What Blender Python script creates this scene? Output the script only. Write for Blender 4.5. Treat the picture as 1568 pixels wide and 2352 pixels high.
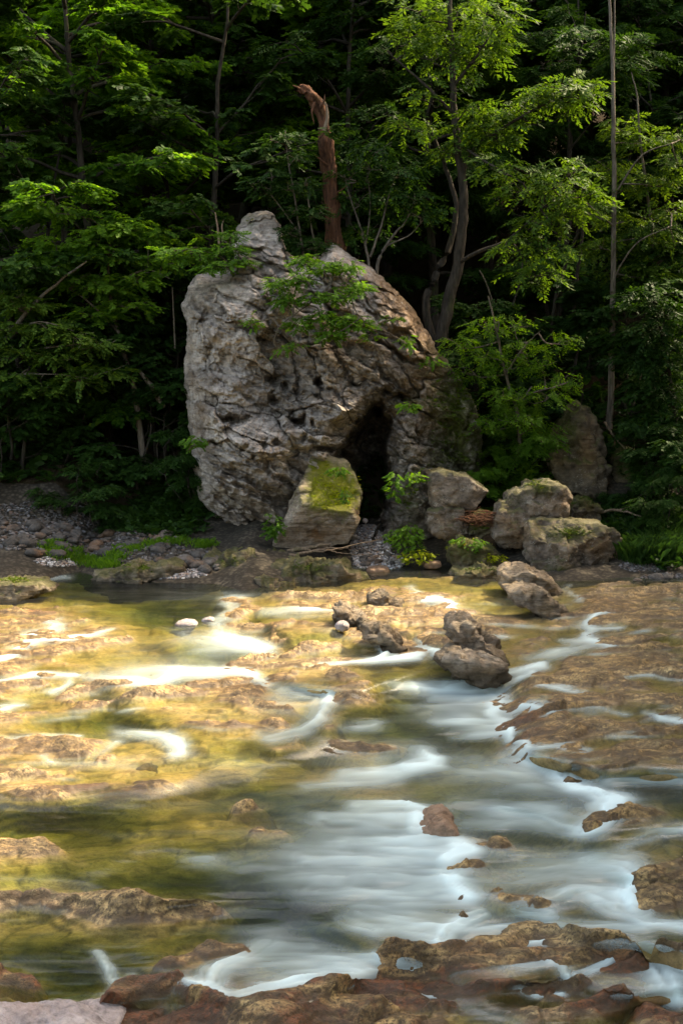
import bpy, math, random
import numpy as np
R = math.radians
random.seed(7)
for _o in list(bpy.data.objects): bpy.data.objects.remove(_o)
scene = bpy.context.scene
col = scene.collection

# ------------------------------------------------------------------ camera
CAM = np.array([0.0, 0.0, 4.0]); FPX = 2839.0; PITCH = math.atan(291 / FPX)
cd = bpy.data.cameras.new('camera'); cam = bpy.data.objects.new('camera', cd); col.objects.link(cam)
cam.location = CAM; cam.rotation_euler = (math.pi / 2 - PITCH, 0, 0)
cd.sensor_fit = 'VERTICAL'; cd.sensor_height = 24; cd.lens = 24 * FPX / 2352.0
cd.clip_start = 0.1; cd.clip_end = 600
scene.camera = cam

# ------------------------------------------------------------------ light
SUN_AZ, SUN_EL = R(60), R(50)          # azimuth clockwise from +Y (into the picture): sun stands to the right, a little behind
w = bpy.data.worlds.new('World'); scene.world = w; w.use_nodes = True
wn = w.node_tree.nodes; bg = wn['Background']
sky = wn.new('ShaderNodeTexSky'); sky.sky_type = 'NISHITA'; sky.sun_disc = False
sky.air_density = 1.0; sky.dust_density = 4.0; sky.ozone_density = 0.3; sky.sun_elevation = SUN_EL; sky.sun_rotation = SUN_AZ
w.node_tree.links.new(sky.outputs[0], bg.inputs[0]); bg.inputs[1].default_value = 0.15
sd = bpy.data.lights.new('sun', 'SUN'); sun = bpy.data.objects.new('sun', sd); col.objects.link(sun)
sd.energy = 2.0; sd.angle = R(0.6); sd.color = (1.0, 0.95, 0.86)
from mathutils import Vector
SDIR = Vector((math.sin(SUN_AZ) * math.cos(SUN_EL), math.cos(SUN_AZ) * math.cos(SUN_EL), math.sin(SUN_EL)))
sun.rotation_euler = SDIR.to_track_quat('Z', 'Y').to_euler()
sun.location = (20, 10, 30)
vs = scene.view_settings
vs.view_transform = 'Standard'; vs.look = 'None'; vs.exposure = 2.42; vs.gamma = 1.0; vs.use_curve_mapping = False
vs.use_white_balance = True; vs.white_balance_temperature = 8600; vs.white_balance_tint = 10
scene.render.engine = 'CYCLES'
cy = scene.cycles
cy.use_denoising = True; cy.max_bounces = 8; cy.diffuse_bounces = 3; cy.glossy_bounces = 3
cy.transmission_bounces = 6; cy.transparent_max_bounces = 10
cy.sample_clamp_indirect = 6; cy.caustics_reflective = False; cy.caustics_refractive = False

# ------------------------------------------------------------------ projection helpers (photo pixels at 1568 x 2352)
def ray(u, v):
    u = np.asarray(u, float); v = np.asarray(v, float)
    dx = (u - 784) / FPX; dy = -(v - 1176) / FPX
    c, s = math.cos(PITCH), math.sin(PITCH)
    return dx, c + dy * s, -s + dy * c
def P(u, v, Y):
    dx, dy, dz = ray(u, v); t = np.asarray(Y, float) / dy
    return np.stack(np.broadcast_arrays(t * dx, t * dy, CAM[2] + t * dz), -1)
def G(u, v, z=0.0):
    dx, dy, dz = ray(u, v); t = (z - CAM[2]) / dz
    return np.stack(np.broadcast_arrays(t * dx, t * dy, CAM[2] + t * dz), -1)
def proj(p):
    p = np.asarray(p, float); x = p[..., 0]; y = p[..., 1]; z = p[..., 2] - CAM[2]
    c, s = math.cos(PITCH), math.sin(PITCH)
    f = y * c - z * s; up = y * s + z * c
    return 784 + FPX * x / f, 1176 - FPX * up / f

# ------------------------------------------------------------------ noise
def _h(ix, iy, iz, seed):
    h = (ix * 374761393 + iy * 668265263 + iz * 2147483647 + seed * 1274126177) & 0xFFFFFFFF
    h = ((h ^ (h >> 13)) * 1274126177) & 0xFFFFFFFF
    h = ((h ^ (h >> 16)) * 2246822519) & 0xFFFFFFFF
    return h ^ (h >> 15)
_GR = np.random.RandomState(1).normal(size=(256, 3)); _GR /= np.linalg.norm(_GR, axis=1)[:, None]
def pn(p, seed=0):
    p = np.asarray(p, float); sh = p.shape[:-1]; p = p.reshape(-1, 3)
    i = np.floor(p).astype(np.int64); f = p - i
    w_ = f * f * f * (f * (f * 6 - 15) + 10)
    r = np.zeros(len(p))
    for a in (0, 1):
        wa = w_[:, 0] if a else 1 - w_[:, 0]
        for b in (0, 1):
            wb = wa * (w_[:, 1] if b else 1 - w_[:, 1])
            for c in (0, 1):
                g = _GR[_h(i[:, 0] + a, i[:, 1] + b, i[:, 2] + c, seed) & 255]
                d = g[:, 0] * (f[:, 0] - a) + g[:, 1] * (f[:, 1] - b) + g[:, 2] * (f[:, 2] - c)
                r += wb * (w_[:, 2] if c else 1 - w_[:, 2]) * d
    return (r * 1.5).reshape(sh)
def fbm(p, o=4, seed=0, gain=0.5, ridged=False):
    p = np.asarray(p, float); a = 1.0; r = 0
    for k in range(o):
        n = pn(p * (2.03 ** k) + k * 17.3, seed + k)
        r = r + a * ((0.5 - np.abs(n)) * 2 - 0.5 if ridged else n); a *= gain
    return r
def facets(p, seed=0, jag=1.0):
    """broken rock: every cell is a tilted plane of its own; also returns the distance to the joints"""
    p = np.asarray(p, float); sh = p.shape[:-1]; p = p.reshape(-1, 3); i = np.floor(p).astype(np.int64)
    d1 = np.full(len(p), 9.0); d2 = np.full(len(p), 9.0); val = np.zeros(len(p))
    for a in (-1, 0, 1):
        for b in (-1, 0, 1):
            for c in (-1, 0, 1):
                h = _h(i[:, 0] + a, i[:, 1] + b, i[:, 2] + c, seed)
                f = np.stack([i[:, 0] + a + (h & 255) / 255.0, i[:, 1] + b + ((h >> 8) & 255) / 255.0, i[:, 2] + c + ((h >> 16) & 255) / 255.0], -1)
                r = p - f; d = np.sqrt((r * r).sum(1)); near = d < d1
                d2 = np.where(near, d1, np.minimum(d2, d)); d1 = np.where(near, d, d1)
                g = _GR[(h >> 24) & 255]; val = np.where(near, (r * g).sum(1) * jag + ((h >> 5) & 255) / 255.0 - 0.5, val)
    return val.reshape(sh), (d2 - d1).reshape(sh)
def sstep(a, b, x):
    t = np.clip((x - a) / (b - a), 0, 1); return t * t * (3 - 2 * t)
def segdist(U, V, pts, asp=1.0, signed=False):
    sg = np.ones(U.shape); d = np.full(U.shape, 1e9); T = np.zeros(U.shape); n = len(pts) - 1
    for k in range(n):
        ax, ay = pts[k][0], pts[k][1] * asp; bx, by = pts[k + 1][0], pts[k + 1][1] * asp
        ex, ey = bx - ax, by - ay; l2 = ex * ex + ey * ey + 1e-9
        t = np.clip(((U - ax) * ex + (V * asp - ay) * ey) / l2, 0, 1)
        q = np.hypot(U - ax - t * ex, V * asp - ay - t * ey)
        m = q < d; sg = np.where(m, np.sign(ex * (V * asp - ay) - ey * (U - ax)), sg); d = np.where(m, q, d); T = np.where(m, (k + t) / max(n, 1), T)
    return (d, T, sg) if signed else (d, T)

# ------------------------------------------------------------------ mesh / object helpers
def mesh(name, V, F, smooth=True, attrs=None):
    V = np.ascontiguousarray(V, dtype=np.float32); F = np.ascontiguousarray(F, dtype=np.int32)
    me = bpy.data.meshes.new(name); k = F.shape[1]
    me.vertices.add(len(V)); me.vertices.foreach_set('co', V.ravel())
    me.loops.add(F.size); me.loops.foreach_set('vertex_index', F.ravel())
    me.polygons.add(len(F)); me.polygons.foreach_set('loop_start', np.arange(0, F.size, k, dtype=np.int32))
    me.update(calc_edges=True)
    me.polygons.foreach_set('use_smooth', np.full(len(F), smooth, dtype=bool))
    for a, val in (attrs or {}).items():
        val = np.asarray(val, dtype=np.float32)
        if val.ndim == 1:
            me.attributes.new(a, 'FLOAT', 'POINT').data.foreach_set('value', val)
        else:
            c = np.ones((len(V), 4), np.float32); c[:, :val.shape[1]] = val
            me.attributes.new(a, 'FLOAT_COLOR', 'POINT').data.foreach_set('color', c.ravel())
    return me
def tag(o, label=None, cat=None, group=None, kind=None):
    if label: o['label'] = label
    if cat: o['category'] = cat
    if group: o['group'] = group
    if kind: o['kind'] = kind
    return o
def obj(name, me, mat=None, parent=None, loc=(0, 0, 0)):
    o = bpy.data.objects.new(name, me); col.objects.link(o); o.location = loc
    if mat is not None and not me.materials: me.materials.append(mat)
    if parent: o.parent = parent
    return o
def empty(name, loc=(0, 0, 0)):
    o = bpy.data.objects.new(name, None); col.objects.link(o); o.location = loc; return o
def grid_faces(nu, nv, wrap=False):
    i = np.arange(nv - 1)[:, None]; j = np.arange(nu if wrap else nu - 1)[None, :]; j2 = (j + 1) % nu
    a = i * nu + j; b = i * nu + j2
    return np.stack([a, b, b + nu, a + nu], -1).reshape(-1, 4)
def normals(V, F):
    n = np.zeros_like(V); a = V[F[:, 1]] - V[F[:, 0]]; b = V[F[:, 2]] - V[F[:, 0]]
    fn = np.cross(a, b)
    if F.shape[1] == 4: fn = np.cross(V[F[:, 2]] - V[F[:, 0]], V[F[:, 3]] - V[F[:, 1]])
    for k in range(F.shape[1]):
        for c in range(3): n[:, c] += np.bincount(F[:, k], fn[:, c], len(V))
    return n / (np.linalg.norm(n, axis=1)[:, None] + 1e-12)
_ico = {}
def ico(level):
    if level not in _ico:
        import bmesh
        bm = bmesh.new(); bmesh.ops.create_icosphere(bm, subdivisions=level, radius=1.0)
        bm.verts.ensure_lookup_table()
        _ico[level] = (np.array([v.co[:] for v in bm.verts]), np.array([[v.index for v in f.verts] for f in bm.faces])); bm.free()
    v, f = _ico[level]; return v.copy(), f.copy()

# ------------------------------------------------------------------ materials
class NT:
    def __init__(s, name):
        s.m = bpy.data.materials.new(name); s.m.use_nodes = True; s.t = s.m.node_tree; s.t.nodes.clear()
    def n(s, typ, ins=None, **props):
        nd = s.t.nodes.new('ShaderNode' + typ)
        for k, v in props.items(): setattr(nd, k, v)
        for k, v in (ins or {}).items(): s.put(nd.inputs[k], v)
        return nd
    def put(s, sock, v):
        if isinstance(v, bpy.types.NodeSocket): s.t.links.new(v, sock)
        elif isinstance(v, bpy.types.Node): s.t.links.new(v.outputs[0], sock)
        elif isinstance(v, (tuple, list)) and len(v) == 3 and sock.type == 'RGBA': sock.default_value = (*v, 1)
        else: sock.default_value = v
    def noise(s, vec, scale, detail=5, rough=0.55, dist=0.0):
        return s.n('TexNoise', {'Vector': vec, 'Scale': scale, 'Detail': detail, 'Roughness': rough, 'Distortion': dist}).outputs[0]
    def ramp(s, fac, stops, interp='LINEAR'):
        nd = s.n('ValToRGB', {0: fac}); e = nd.color_ramp.elements; nd.color_ramp.interpolation = interp
        while len(e) < len(stops): e.new(0.5)
        for k, (p, c) in enumerate(stops):
            e[k].position = p; c = (c, c, c) if isinstance(c, (int, float)) else c; e[k].color = (*c, 1)
        return nd.outputs[0]
    def mix(s, fac, a, b, mode='MIX'):
        nd = s.n('Mix', data_type='RGBA', blend_type=mode); nd.clamp_factor = True
        s.put(nd.inputs[0], fac); s.put(nd.inputs[6], a); s.put(nd.inputs[7], b); return nd.outputs[2]
    def math(s, op, a, b=0.0, c=0.0, clamp=False):
        nd = s.n('Math', operation=op); nd.use_clamp = clamp
        s.put(nd.inputs[0], a); s.put(nd.inputs[1], b); s.put(nd.inputs[2], c); return nd.outputs[0]
    def attr(s, name): return s.n('Attribute', attribute_name=name)
    def geo(s): return s.n('NewGeometry')
    def mapv(s, vec, scale=(1, 1, 1), rot=(0, 0, 0)):
        return s.n('Mapping', {'Vector': vec, 'Scale': scale, 'Rotation': rot}).outputs[0]
    def bump(s, h, strength, dist, prev=None):
        nd = s.n('Bump', {'Strength': strength, 'Distance': dist, 'Height': h})
        if prev is not None: s.put(nd.inputs['Normal'], prev)
        return nd.outputs[0]
    def out(s, sh): s.n('OutputMaterial', {0: sh}); return s.m

def rock_mat(name, c_dark, c_mid, c_light, lichen=0.5, moss=0.0, strata=None, rough=0.85, stain=(0.30, 0.17, 0.07), stain_amt=0.3, mosscol=(0.055, 0.075, 0.012), scale=1.0, wet=None):
    t = NT(name); g = t.geo(); pos = g.outputs['Position']
    n1 = t.noise(pos, 0.9 * scale, 8, 0.6, 0.4); n2 = t.noise(pos, 5.5 * scale, 8, 0.65)
    base = t.ramp(n1, [(0.30, c_dark), (0.50, c_mid), (0.68, c_light)])
    base = t.mix(0.75, base, t.ramp(n2, [(0.28, 0.25), (0.5, 0.9), (0.72, 1.35)]), 'MULTIPLY')
    st = t.ramp(t.noise(pos, 0.7 * scale, 5, 0.55, 0.6), [(0.52, 0.0), (0.70, 1.0)])
    base = t.mix(t.math('MULTIPLY', st, stain_amt), base, stain)
    sm = pos
    if strata:
        sm = t.mapv(pos, strata[1], strata[0])
        sn = t.noise(sm, 1.0, 7, 0.62, 0.3)
        base = t.mix(0.65, base, t.ramp(sn, [(0.32, 0.28), (0.5, 1.0), (0.7, 1.3)]), 'MULTIPLY')
        base = t.mix(0.6, base, t.ramp(t.noise(sm, 4.5, 6, 0.7, 0.4), [(0.36, 0.25), (0.48, 1.0), (0.7, 1.25)]), 'MULTIPLY')
    # stains and shade painted by place (attribute tint: r brown, g moss, b black lichen plus shade on the crag)
    at = t.attr('tint'); sep = t.n('SeparateColor', {0: at.outputs['Color']})
    nb = t.noise(pos, 4.2 * scale, 9, 0.78)
    jit = t.math('MULTIPLY_ADD', nb, 2.6, -1.35)
    def amt(ch, k=1.0): return t.math('MULTIPLY', t.math('ADD', sep.outputs[ch], t.math('MULTIPLY', jit, t.ramp(sep.outputs[ch], [(0.0, 0.0), (0.12, 1.0)])), clamp=True), k, clamp=True)
    base = t.mix(amt(0, 0.85), base, t.mix(nb, (0.085, 0.045, 0.02), (0.27, 0.15, 0.06)))
    base = t.mix(amt(2, 0.85), base, (0.035, 0.032, 0.027))
    # pale lichen spots and dark pits
    vo = t.n('TexVoronoi', {'Vector': t.n('VectorMath', {0: pos, 1: t.n('TexNoise', {'Vector': pos, 'Scale': 9.0, 'Detail': 3}).outputs[1]}, operation='ADD').outputs[0], 'Scale': 5.0 * scale})
    sp = t.math('MULTIPLY', t.ramp(vo.outputs[0], [(0.18, 1.0), (0.34, 0.0)]), t.ramp(t.noise(pos, 1.7 * scale, 5, 0.7), [(0.50, 0.0), (0.60, 1.0)]))
    base = t.mix(t.math('MULTIPLY', sp, lichen), base, (0.46, 0.44, 0.37))
    # moss on top faces
    nz = t.n('SeparateXYZ', {0: g.outputs['Normal']}).outputs[2]
    mo = t.math('MULTIPLY', t.ramp(t.math('ADD', nz, t.math('MULTIPLY_ADD', t.noise(pos, 2.6, 6, 0.7), 1.4, -0.7)), [(0.35, 0.0), (0.75, 1.0)]), moss)
    mo = t.math('MAXIMUM', mo, amt(1, 1.0))
    mc = t.mix(t.noise(pos, 7, 4, 0.7), t.mix(0.6, mosscol, (0.01, 0.012, 0.004)), t.mix(0.35, mosscol, (0.22, 0.24, 0.02)))
    base = t.mix(mo, base, mc)
    if wet is not None:
        zz = t.math('ADD', t.n('SeparateXYZ', {0: pos}).outputs[2], t.math('MULTIPLY_ADD', t.noise(pos, 4, 4), 0.16, -0.08))
        base = t.mix(t.n('MapRange', {0: zz, 1: wet - 0.04, 2: wet + 0.05, 3: 0.75, 4: 0.0}).outputs[0], base, (0.045, 0.034, 0.02))
    b = t.bump(t.noise(pos, 5.0 * scale, 10, 0.7), 0.75, 0.12)
    if strata: b = t.bump(t.noise(sm, 1.6, 8, 0.65, 0.2), 0.8, 0.10, b)
    b = t.bump(t.noise(pos, 38.0, 4, 0.6), 0.55, 0.02, b)
    b = t.bump(t.math('MULTIPLY', t.noise(pos, 60.0, 3, 0.7), mo), 0.9, 0.05, b)
    return t.out(t.n('BsdfPrincipled', {'Base Color': base, 'Roughness': rough, 'Specular IOR Level': 0.25, 'Normal': b}))

def leaf_mat(name, c1, c2, c3, trans=0.45, tcol=1.6):
    t = NT(name); g = t.geo()
    oi = t.n('ObjectInfo')
    base = t.ramp(g.outputs['Random Per Island'], [(0.0, c1), (0.55, c2), (1.0, c3)])
    base = t.mix(t.math('MULTIPLY', t.noise(g.outputs['Position'], 0.35, 3), 0.9), base, t.mix(oi.outputs['Random'], c1, c3))
    d = t.n('BsdfPrincipled', {'Base Color': base, 'Roughness': 0.55, 'Specular IOR Level': 0.12})
    tr = t.n('BsdfTranslucent', {0: t.mix(1.0, base, (tcol, tcol * 0.95, tcol * 0.45), 'MULTIPLY')})
    return t.out(t.n('MixShader', {0: trans, 1: d, 2: tr}))

def bark_mat(name, a, b, vert=6.0):
    t = NT(name); g = t.geo(); pos = g.outputs['Position']
    n = t.noise(t.mapv(pos, (vert, vert, vert * 0.16)), 3.0, 7, 0.65)
    c = t.mix(t.ramp(n, [(0.32, 0.0), (0.66, 1.0)]), a, b)
    c = t.mix(t.ramp(t.noise(pos, 1.3, 5, 0.7), [(0.56, 0.0), (0.72, 0.6)]), c, (0.055, 0.07, 0.02))
    return t.out(t.n('BsdfPrincipled', {'Base Color': c, 'Roughness': 0.9, 'Specular IOR Level': 0.15, 'Normal': t.bump(n, 0.9, 0.05)}))

M = {}
M['crag'] = rock_mat('crag_limestone', (0.20, 0.165, 0.135), (0.41, 0.355, 0.305), (0.54, 0.48, 0.42), lichen=0.6,
                     strata=((0, R(28), 0), (0.55, 0.55, 3.4)), stain=(0.36, 0.22, 0.11), stain_amt=0.35)
M['boulder'] = rock_mat('boulder_stone', (0.085, 0.064, 0.048), (0.19, 0.15, 0.115), (0.31, 0.26, 0.205), lichen=0.9, moss=0.5, stain_amt=0.45, strata=((R(35), R(-24), 0), (1.4, 1.4, 3.2)), scale=1.8)
M['mossy'] = rock_mat('mossy_boulder_stone', (0.17, 0.13, 0.10), (0.33, 0.26, 0.20), (0.45, 0.37, 0.29), lichen=0.9, moss=0.2, stain_amt=0.7, strata=((R(8), R(-12), 0), (1.0, 1.0, 8.0)),
                      stain=(0.27, 0.12, 0.04), mosscol=(0.27, 0.29, 0.012), scale=1.6)
M['dark_rock'] = rock_mat('dark_mossy_rock', (0.05, 0.04, 0.027), (0.13, 0.10, 0.065), (0.23, 0.18, 0.11), lichen=0.5, moss=0.7, stain=(0.22, 0.14, 0.04), stain_amt=0.6, scale=1.2, strata=((0, R(55), 0), (0.8, 0.8, 4.0)))
M['river_rock'] = rock_mat('river_slab_rock', (0.13, 0.095, 0.065), (0.29, 0.22, 0.155), (0.45, 0.37, 0.28), lichen=0.35, moss=0.1, stain=(0.30, 0.19, 0.08), stain_amt=0.5, scale=1.8, strata=((0, R(24), 0), (1.0, 1.0, 9.0)), rough=0.6, wet=0.10)
M['bank_rock'] = rock_mat('bank_bedrock', (0.09, 0.07, 0.05), (0.20, 0.16, 0.11), (0.33, 0.27, 0.19), lichen=0.2, moss=0.55, stain=(0.26, 0.14, 0.06), stain_amt=0.4, scale=1.6, strata=((0, R(20), 0), (1.0, 1.0, 8.0)))
M['granite'] = rock_mat('pale_granite', (0.26, 0.22, 0.21), (0.40, 0.35, 0.34), (0.52, 0.47, 0.46), lichen=0.3, stain=(0.33, 0.20, 0.14), stain_amt=0.3, scale=3.0, rough=0.7)
M['cobble'] = rock_mat('cobble_stone', (0.04, 0.036, 0.032), (0.085, 0.075, 0.065), (0.15, 0.135, 0.12), lichen=0.1, stain=(0.30, 0.15, 0.07), stain_amt=0.5, scale=2.0, rough=0.6)
M['brown_stone'] = rock_mat('brown_stone', (0.16, 0.10, 0.06), (0.26, 0.16, 0.10), (0.33, 0.22, 0.15), lichen=0.1, stain_amt=0.3, scale=2.0, rough=0.5)
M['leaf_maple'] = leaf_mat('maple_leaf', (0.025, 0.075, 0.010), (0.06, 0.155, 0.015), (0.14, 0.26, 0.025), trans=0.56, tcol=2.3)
M['leaf_shaded'] = leaf_mat('shaded_leaf', (0.009, 0.030, 0.007), (0.018, 0.055, 0.010), (0.042, 0.10, 0.015), trans=0.38)  # forest foliage darkened: shade of the lower wood put into the colour
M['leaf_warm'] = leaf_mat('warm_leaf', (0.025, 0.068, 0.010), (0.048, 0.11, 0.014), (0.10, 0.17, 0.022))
M['leaf_lit'] = leaf_mat('lit_leaf', (0.05, 0.13, 0.013), (0.11, 0.25, 0.018), (0.22, 0.37, 0.035), trans=0.6, tcol=2.2)  # foliage brightened so upper left crowns look lit; the light is in the colour
M['leaf_herb'] = leaf_mat('herb_leaf', (0.03, 0.09, 0.012), (0.06, 0.16, 0.017), (0.12, 0.24, 0.025), trans=0.5, tcol=1.9)
M['moss_leaf'] = leaf_mat('moss_tuft', (0.08, 0.13, 0.008), (0.20, 0.26, 0.010), (0.36, 0.40, 0.015), trans=0.4)
M['moss_dark'] = leaf_mat('dark_moss_tuft', (0.025, 0.05, 0.008), (0.06, 0.10, 0.012), (0.11, 0.15, 0.015), trans=0.3)
M['bark'] = bark_mat('dark_bark', (0.012, 0.010, 0.008), (0.06, 0.05, 0.038))
M['bark_pale'] = bark_mat('pale_bark', (0.05, 0.04, 0.03), (0.19, 0.16, 0.125))
M['bark_red'] = bark_mat('snag_wood', (0.025, 0.014, 0.01), (0.17, 0.075, 0.04), 9.0)
M['drift'] = bark_mat('driftwood', (0.09, 0.06, 0.04), (0.26, 0.19, 0.13))

def soil():
    t = NT('forest_soil'); pos = t.geo().outputs['Position']
    c = t.ramp(t.noise(pos, 2.0, 8, 0.7), [(0.3, (0.018, 0.013, 0.008)), (0.6, (0.05, 0.036, 0.02)), (0.75, (0.03, 0.045, 0.012))])
    return t.out(t.n('BsdfPrincipled', {'Base Color': c, 'Roughness': 0.95, 'Specular IOR Level': 0.1, 'Normal': t.bump(t.noise(pos, 9, 8, 0.7), 0.8, 0.15)}))
M['soil'] = soil()
def bank_ground():
    t = NT('gravelly_bank'); pos = t.geo().outputs['Position']
    vo = t.n('TexVoronoi', {'Vector': pos, 'Scale': 11.0})
    c = t.mix(0.8, t.ramp(t.noise(pos, 1.4, 6, 0.65), [(0.3, (0.028, 0.023, 0.016)), (0.55, (0.075, 0.062, 0.045)), (0.75, (0.12, 0.10, 0.07))]), t.ramp(vo.outputs['Color'], [(0.0, 0.35), (1.0, 1.4)]), 'MULTIPLY')
    c = t.mix(t.ramp(vo.outputs[0], [(0.3, 0.0), (0.6, 0.85)]), c, (0.02, 0.017, 0.012))
    b = t.bump(vo.outputs[0], -0.8, 0.06); b = t.bump(t.noise(pos, 30, 5), 0.5, 0.03, b)
    return t.out(t.n('BsdfPrincipled', {'Base Color': c, 'Roughness': 0.85, 'Specular IOR Level': 0.2, 'Normal': b}))
M['bank'] = bank_ground()
def bed_mat():
    t = NT('tan_river_bedrock'); g = t.geo(); pos = g.outputs['Position']
    h = t.attr('wet').outputs['Fac']            # height of the rock over the water line, metres
    n1 = t.noise(t.mapv(pos, (0.6, 1.3, 1.0)), 0.9, 7, 0.6, 0.5)
    base = t.ramp(n1, [(0.26, (0.24, 0.13, 0.05)), (0.40, (0.49, 0.305, 0.115)), (0.56, (0.60, 0.41, 0.175)), (0.75, (0.66, 0.51, 0.30))])
    base = t.mix(0.6, base, t.ramp(t.noise(pos, 7, 8, 0.68), [(0.3, 0.40), (0.5, 0.95), (0.7, 1.25)]), 'MULTIPLY')
    red = t.attr('tint'); sep = t.n('SeparateColor', {0: red.outputs['Color']})
    rn = t.ramp(t.noise(t.mapv(pos, (0.8, 2.2, 1)), 1.6, 6, 0.6, 0.8), [(0.40, 0.0), (0.54, 1.0)])
    base = t.mix(t.math('MULTIPLY', rn, sep.outputs[0]), base, t.mix(n1, (0.13, 0.04, 0.018), (0.27, 0.10, 0.035)))
    # dark rims just over the water and in the joints
    dk = t.ramp(t.noise(t.mapv(pos, (1.5, 3.6, 2)), 2.3, 8, 0.72, 0.6), [(0.44, 0.0), (0.53, 1.0)])
    rim = t.math('MULTIPLY', t.ramp(t.math('ADD', h, 0.2), [(0.0, 0.25), (0.15, 0.14), (0.19, 0.2), (0.205, 0.85), (0.30, 0.7), (0.5, 0.4)]), dk)
    rim = t.math('MAXIMUM', rim, t.math('MULTIPLY', sep.outputs[1], t.ramp(t.noise(pos, 1.9, 4), [(0.36, 0.0), (0.5, 0.95)])))
    base = t.mix(t.math('MULTIPLY', rim, 0.9), base, (0.035, 0.024, 0.013))
    base = t.mix(0.55, base, t.ramp(t.noise(t.mapv(pos, (1, 2.0, 1), (0, 0, R(12))), 16, 7, 0.75), [(0.36, 0.25), (0.5, 0.95), (0.66, 1.3)]), 'MULTIPLY')
    base = t.mix(t.math('MULTIPLY', sep.outputs[2], t.ramp(t.noise(pos, 6, 5, 0.7), [(0.38, 0.0), (0.48, 0.95)])), base, t.mix(n1, (0.04, 0.025, 0.012), (0.12, 0.07, 0.03)))
    band = t.math('MULTIPLY', t.ramp(t.math('ADD', h, 0.1), [(0.05, 0.0), (0.09, 0.55), (0.105, 1.0), (0.125, 0.8), (0.16, 0.0)]), t.ramp(t.noise(t.mapv(pos, (1.0, 1.8, 1)), 3.0, 6, 0.7, 0.5), [(0.42, 0.0), (0.55, 0.9)]))
    base = t.mix(band, base, t.mix(n1, (0.03, 0.02, 0.012), (0.10, 0.055, 0.025)))
    base = t.mix(t.ramp(t.math('ADD', h, 0.1), [(0.06, 0.42), (0.12, 0.0)]), base, (0.17, 0.145, 0.05))
    fine = t.ramp(t.noise(pos, 34, 6, 0.75), [(0.42, 1.0), (0.50, 0.0)])
    base = t.mix(t.math('MULTIPLY', fine, t.ramp(h, [(0.0, 0.3), (0.03, 0.85)])), base, (0.05, 0.032, 0.016))
    b = t.bump(t.noise(t.mapv(pos, (1, 2.2, 1)), 4, 9, 0.68, 0.3), t.ramp(h, [(0.0, 0.45), (0.06, 0.95)]), 0.08)
    b = t.bump(t.noise(pos, 30, 4, 0.6), t.ramp(h, [(0.0, 0.05), (0.06, 0.6)]), 0.02, b)
    return t.out(t.n('BsdfPrincipled', {'Base Color': base, 'Roughness': 0.5, 'Specular IOR Level': 0.35, 'Normal': b}))
M['bed'] = bed_mat()
def water_mat():
    t = NT('stream_water'); g = t.geo(); pos = g.outputs['Position']
    foam = t.attr('foam').outputs['Fac']; dep = t.attr('depth').outputs['Fac']
    tint = t.ramp(dep, [(0.0, (1.0, 1.0, 0.98)), (0.10, (0.86, 0.89, 0.72)), (0.26, (0.56, 0.64, 0.38)), (0.55, (0.25, 0.34, 0.19)), (1.0, (0.06, 0.12, 0.08))])
    tr = t.n('BsdfTransparent', {0: tint})
    b = t.bump(t.noise(t.mapv(pos, (0.5, 1.6, 1)), 2.4, 3, 0.5), 0.25, 0.08)
    gl = t.n('BsdfGlossy', {0: (0.9, 0.95, 1.0), 'Roughness': 0.22, 'Normal': b})
    fr = t.n('Fresnel', {'IOR': 1.33, 'Normal': b})
    clear = t.n('MixShader', {0: t.math('MULTIPLY', fr, 0.85), 1: tr, 2: gl})
    wh = t.n('BsdfDiffuse', {0: (0.72, 0.85, 0.82), 'Roughness': 0.6})
    whs = t.n('MixShader', {0: 0.12, 1: wh, 2: t.n('BsdfTranslucent', {0: (0.75, 0.82, 0.83)})})
    return t.out(t.n('MixShader', {0: foam, 1: clear, 2: whs}))
M['water'] = water_mat()
def gravel_mat(k):
    t = NT('pebble_stone'); g = t.geo()
    m_ = lambda *c: tuple(k * x for x in c)
    c = t.ramp(g.outputs['Random Per Island'], [(0.0, m_(0.09, 0.085, 0.085)), (0.3, m_(0.20, 0.19, 0.19)), (0.55, m_(0.30, 0.26, 0.22)), (0.7, m_(0.25, 0.15, 0.10)), (0.85, m_(0.36, 0.35, 0.35)), (1.0, m_(0.55, 0.54, 0.52))])
    return t.out(t.n('BsdfPrincipled', {'Base Color': c, 'Roughness': 0.65, 'Specular IOR Level': 0.3}))
M['gravel'] = gravel_mat(1.0); M['gravel_dark'] = gravel_mat(0.38)

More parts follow.
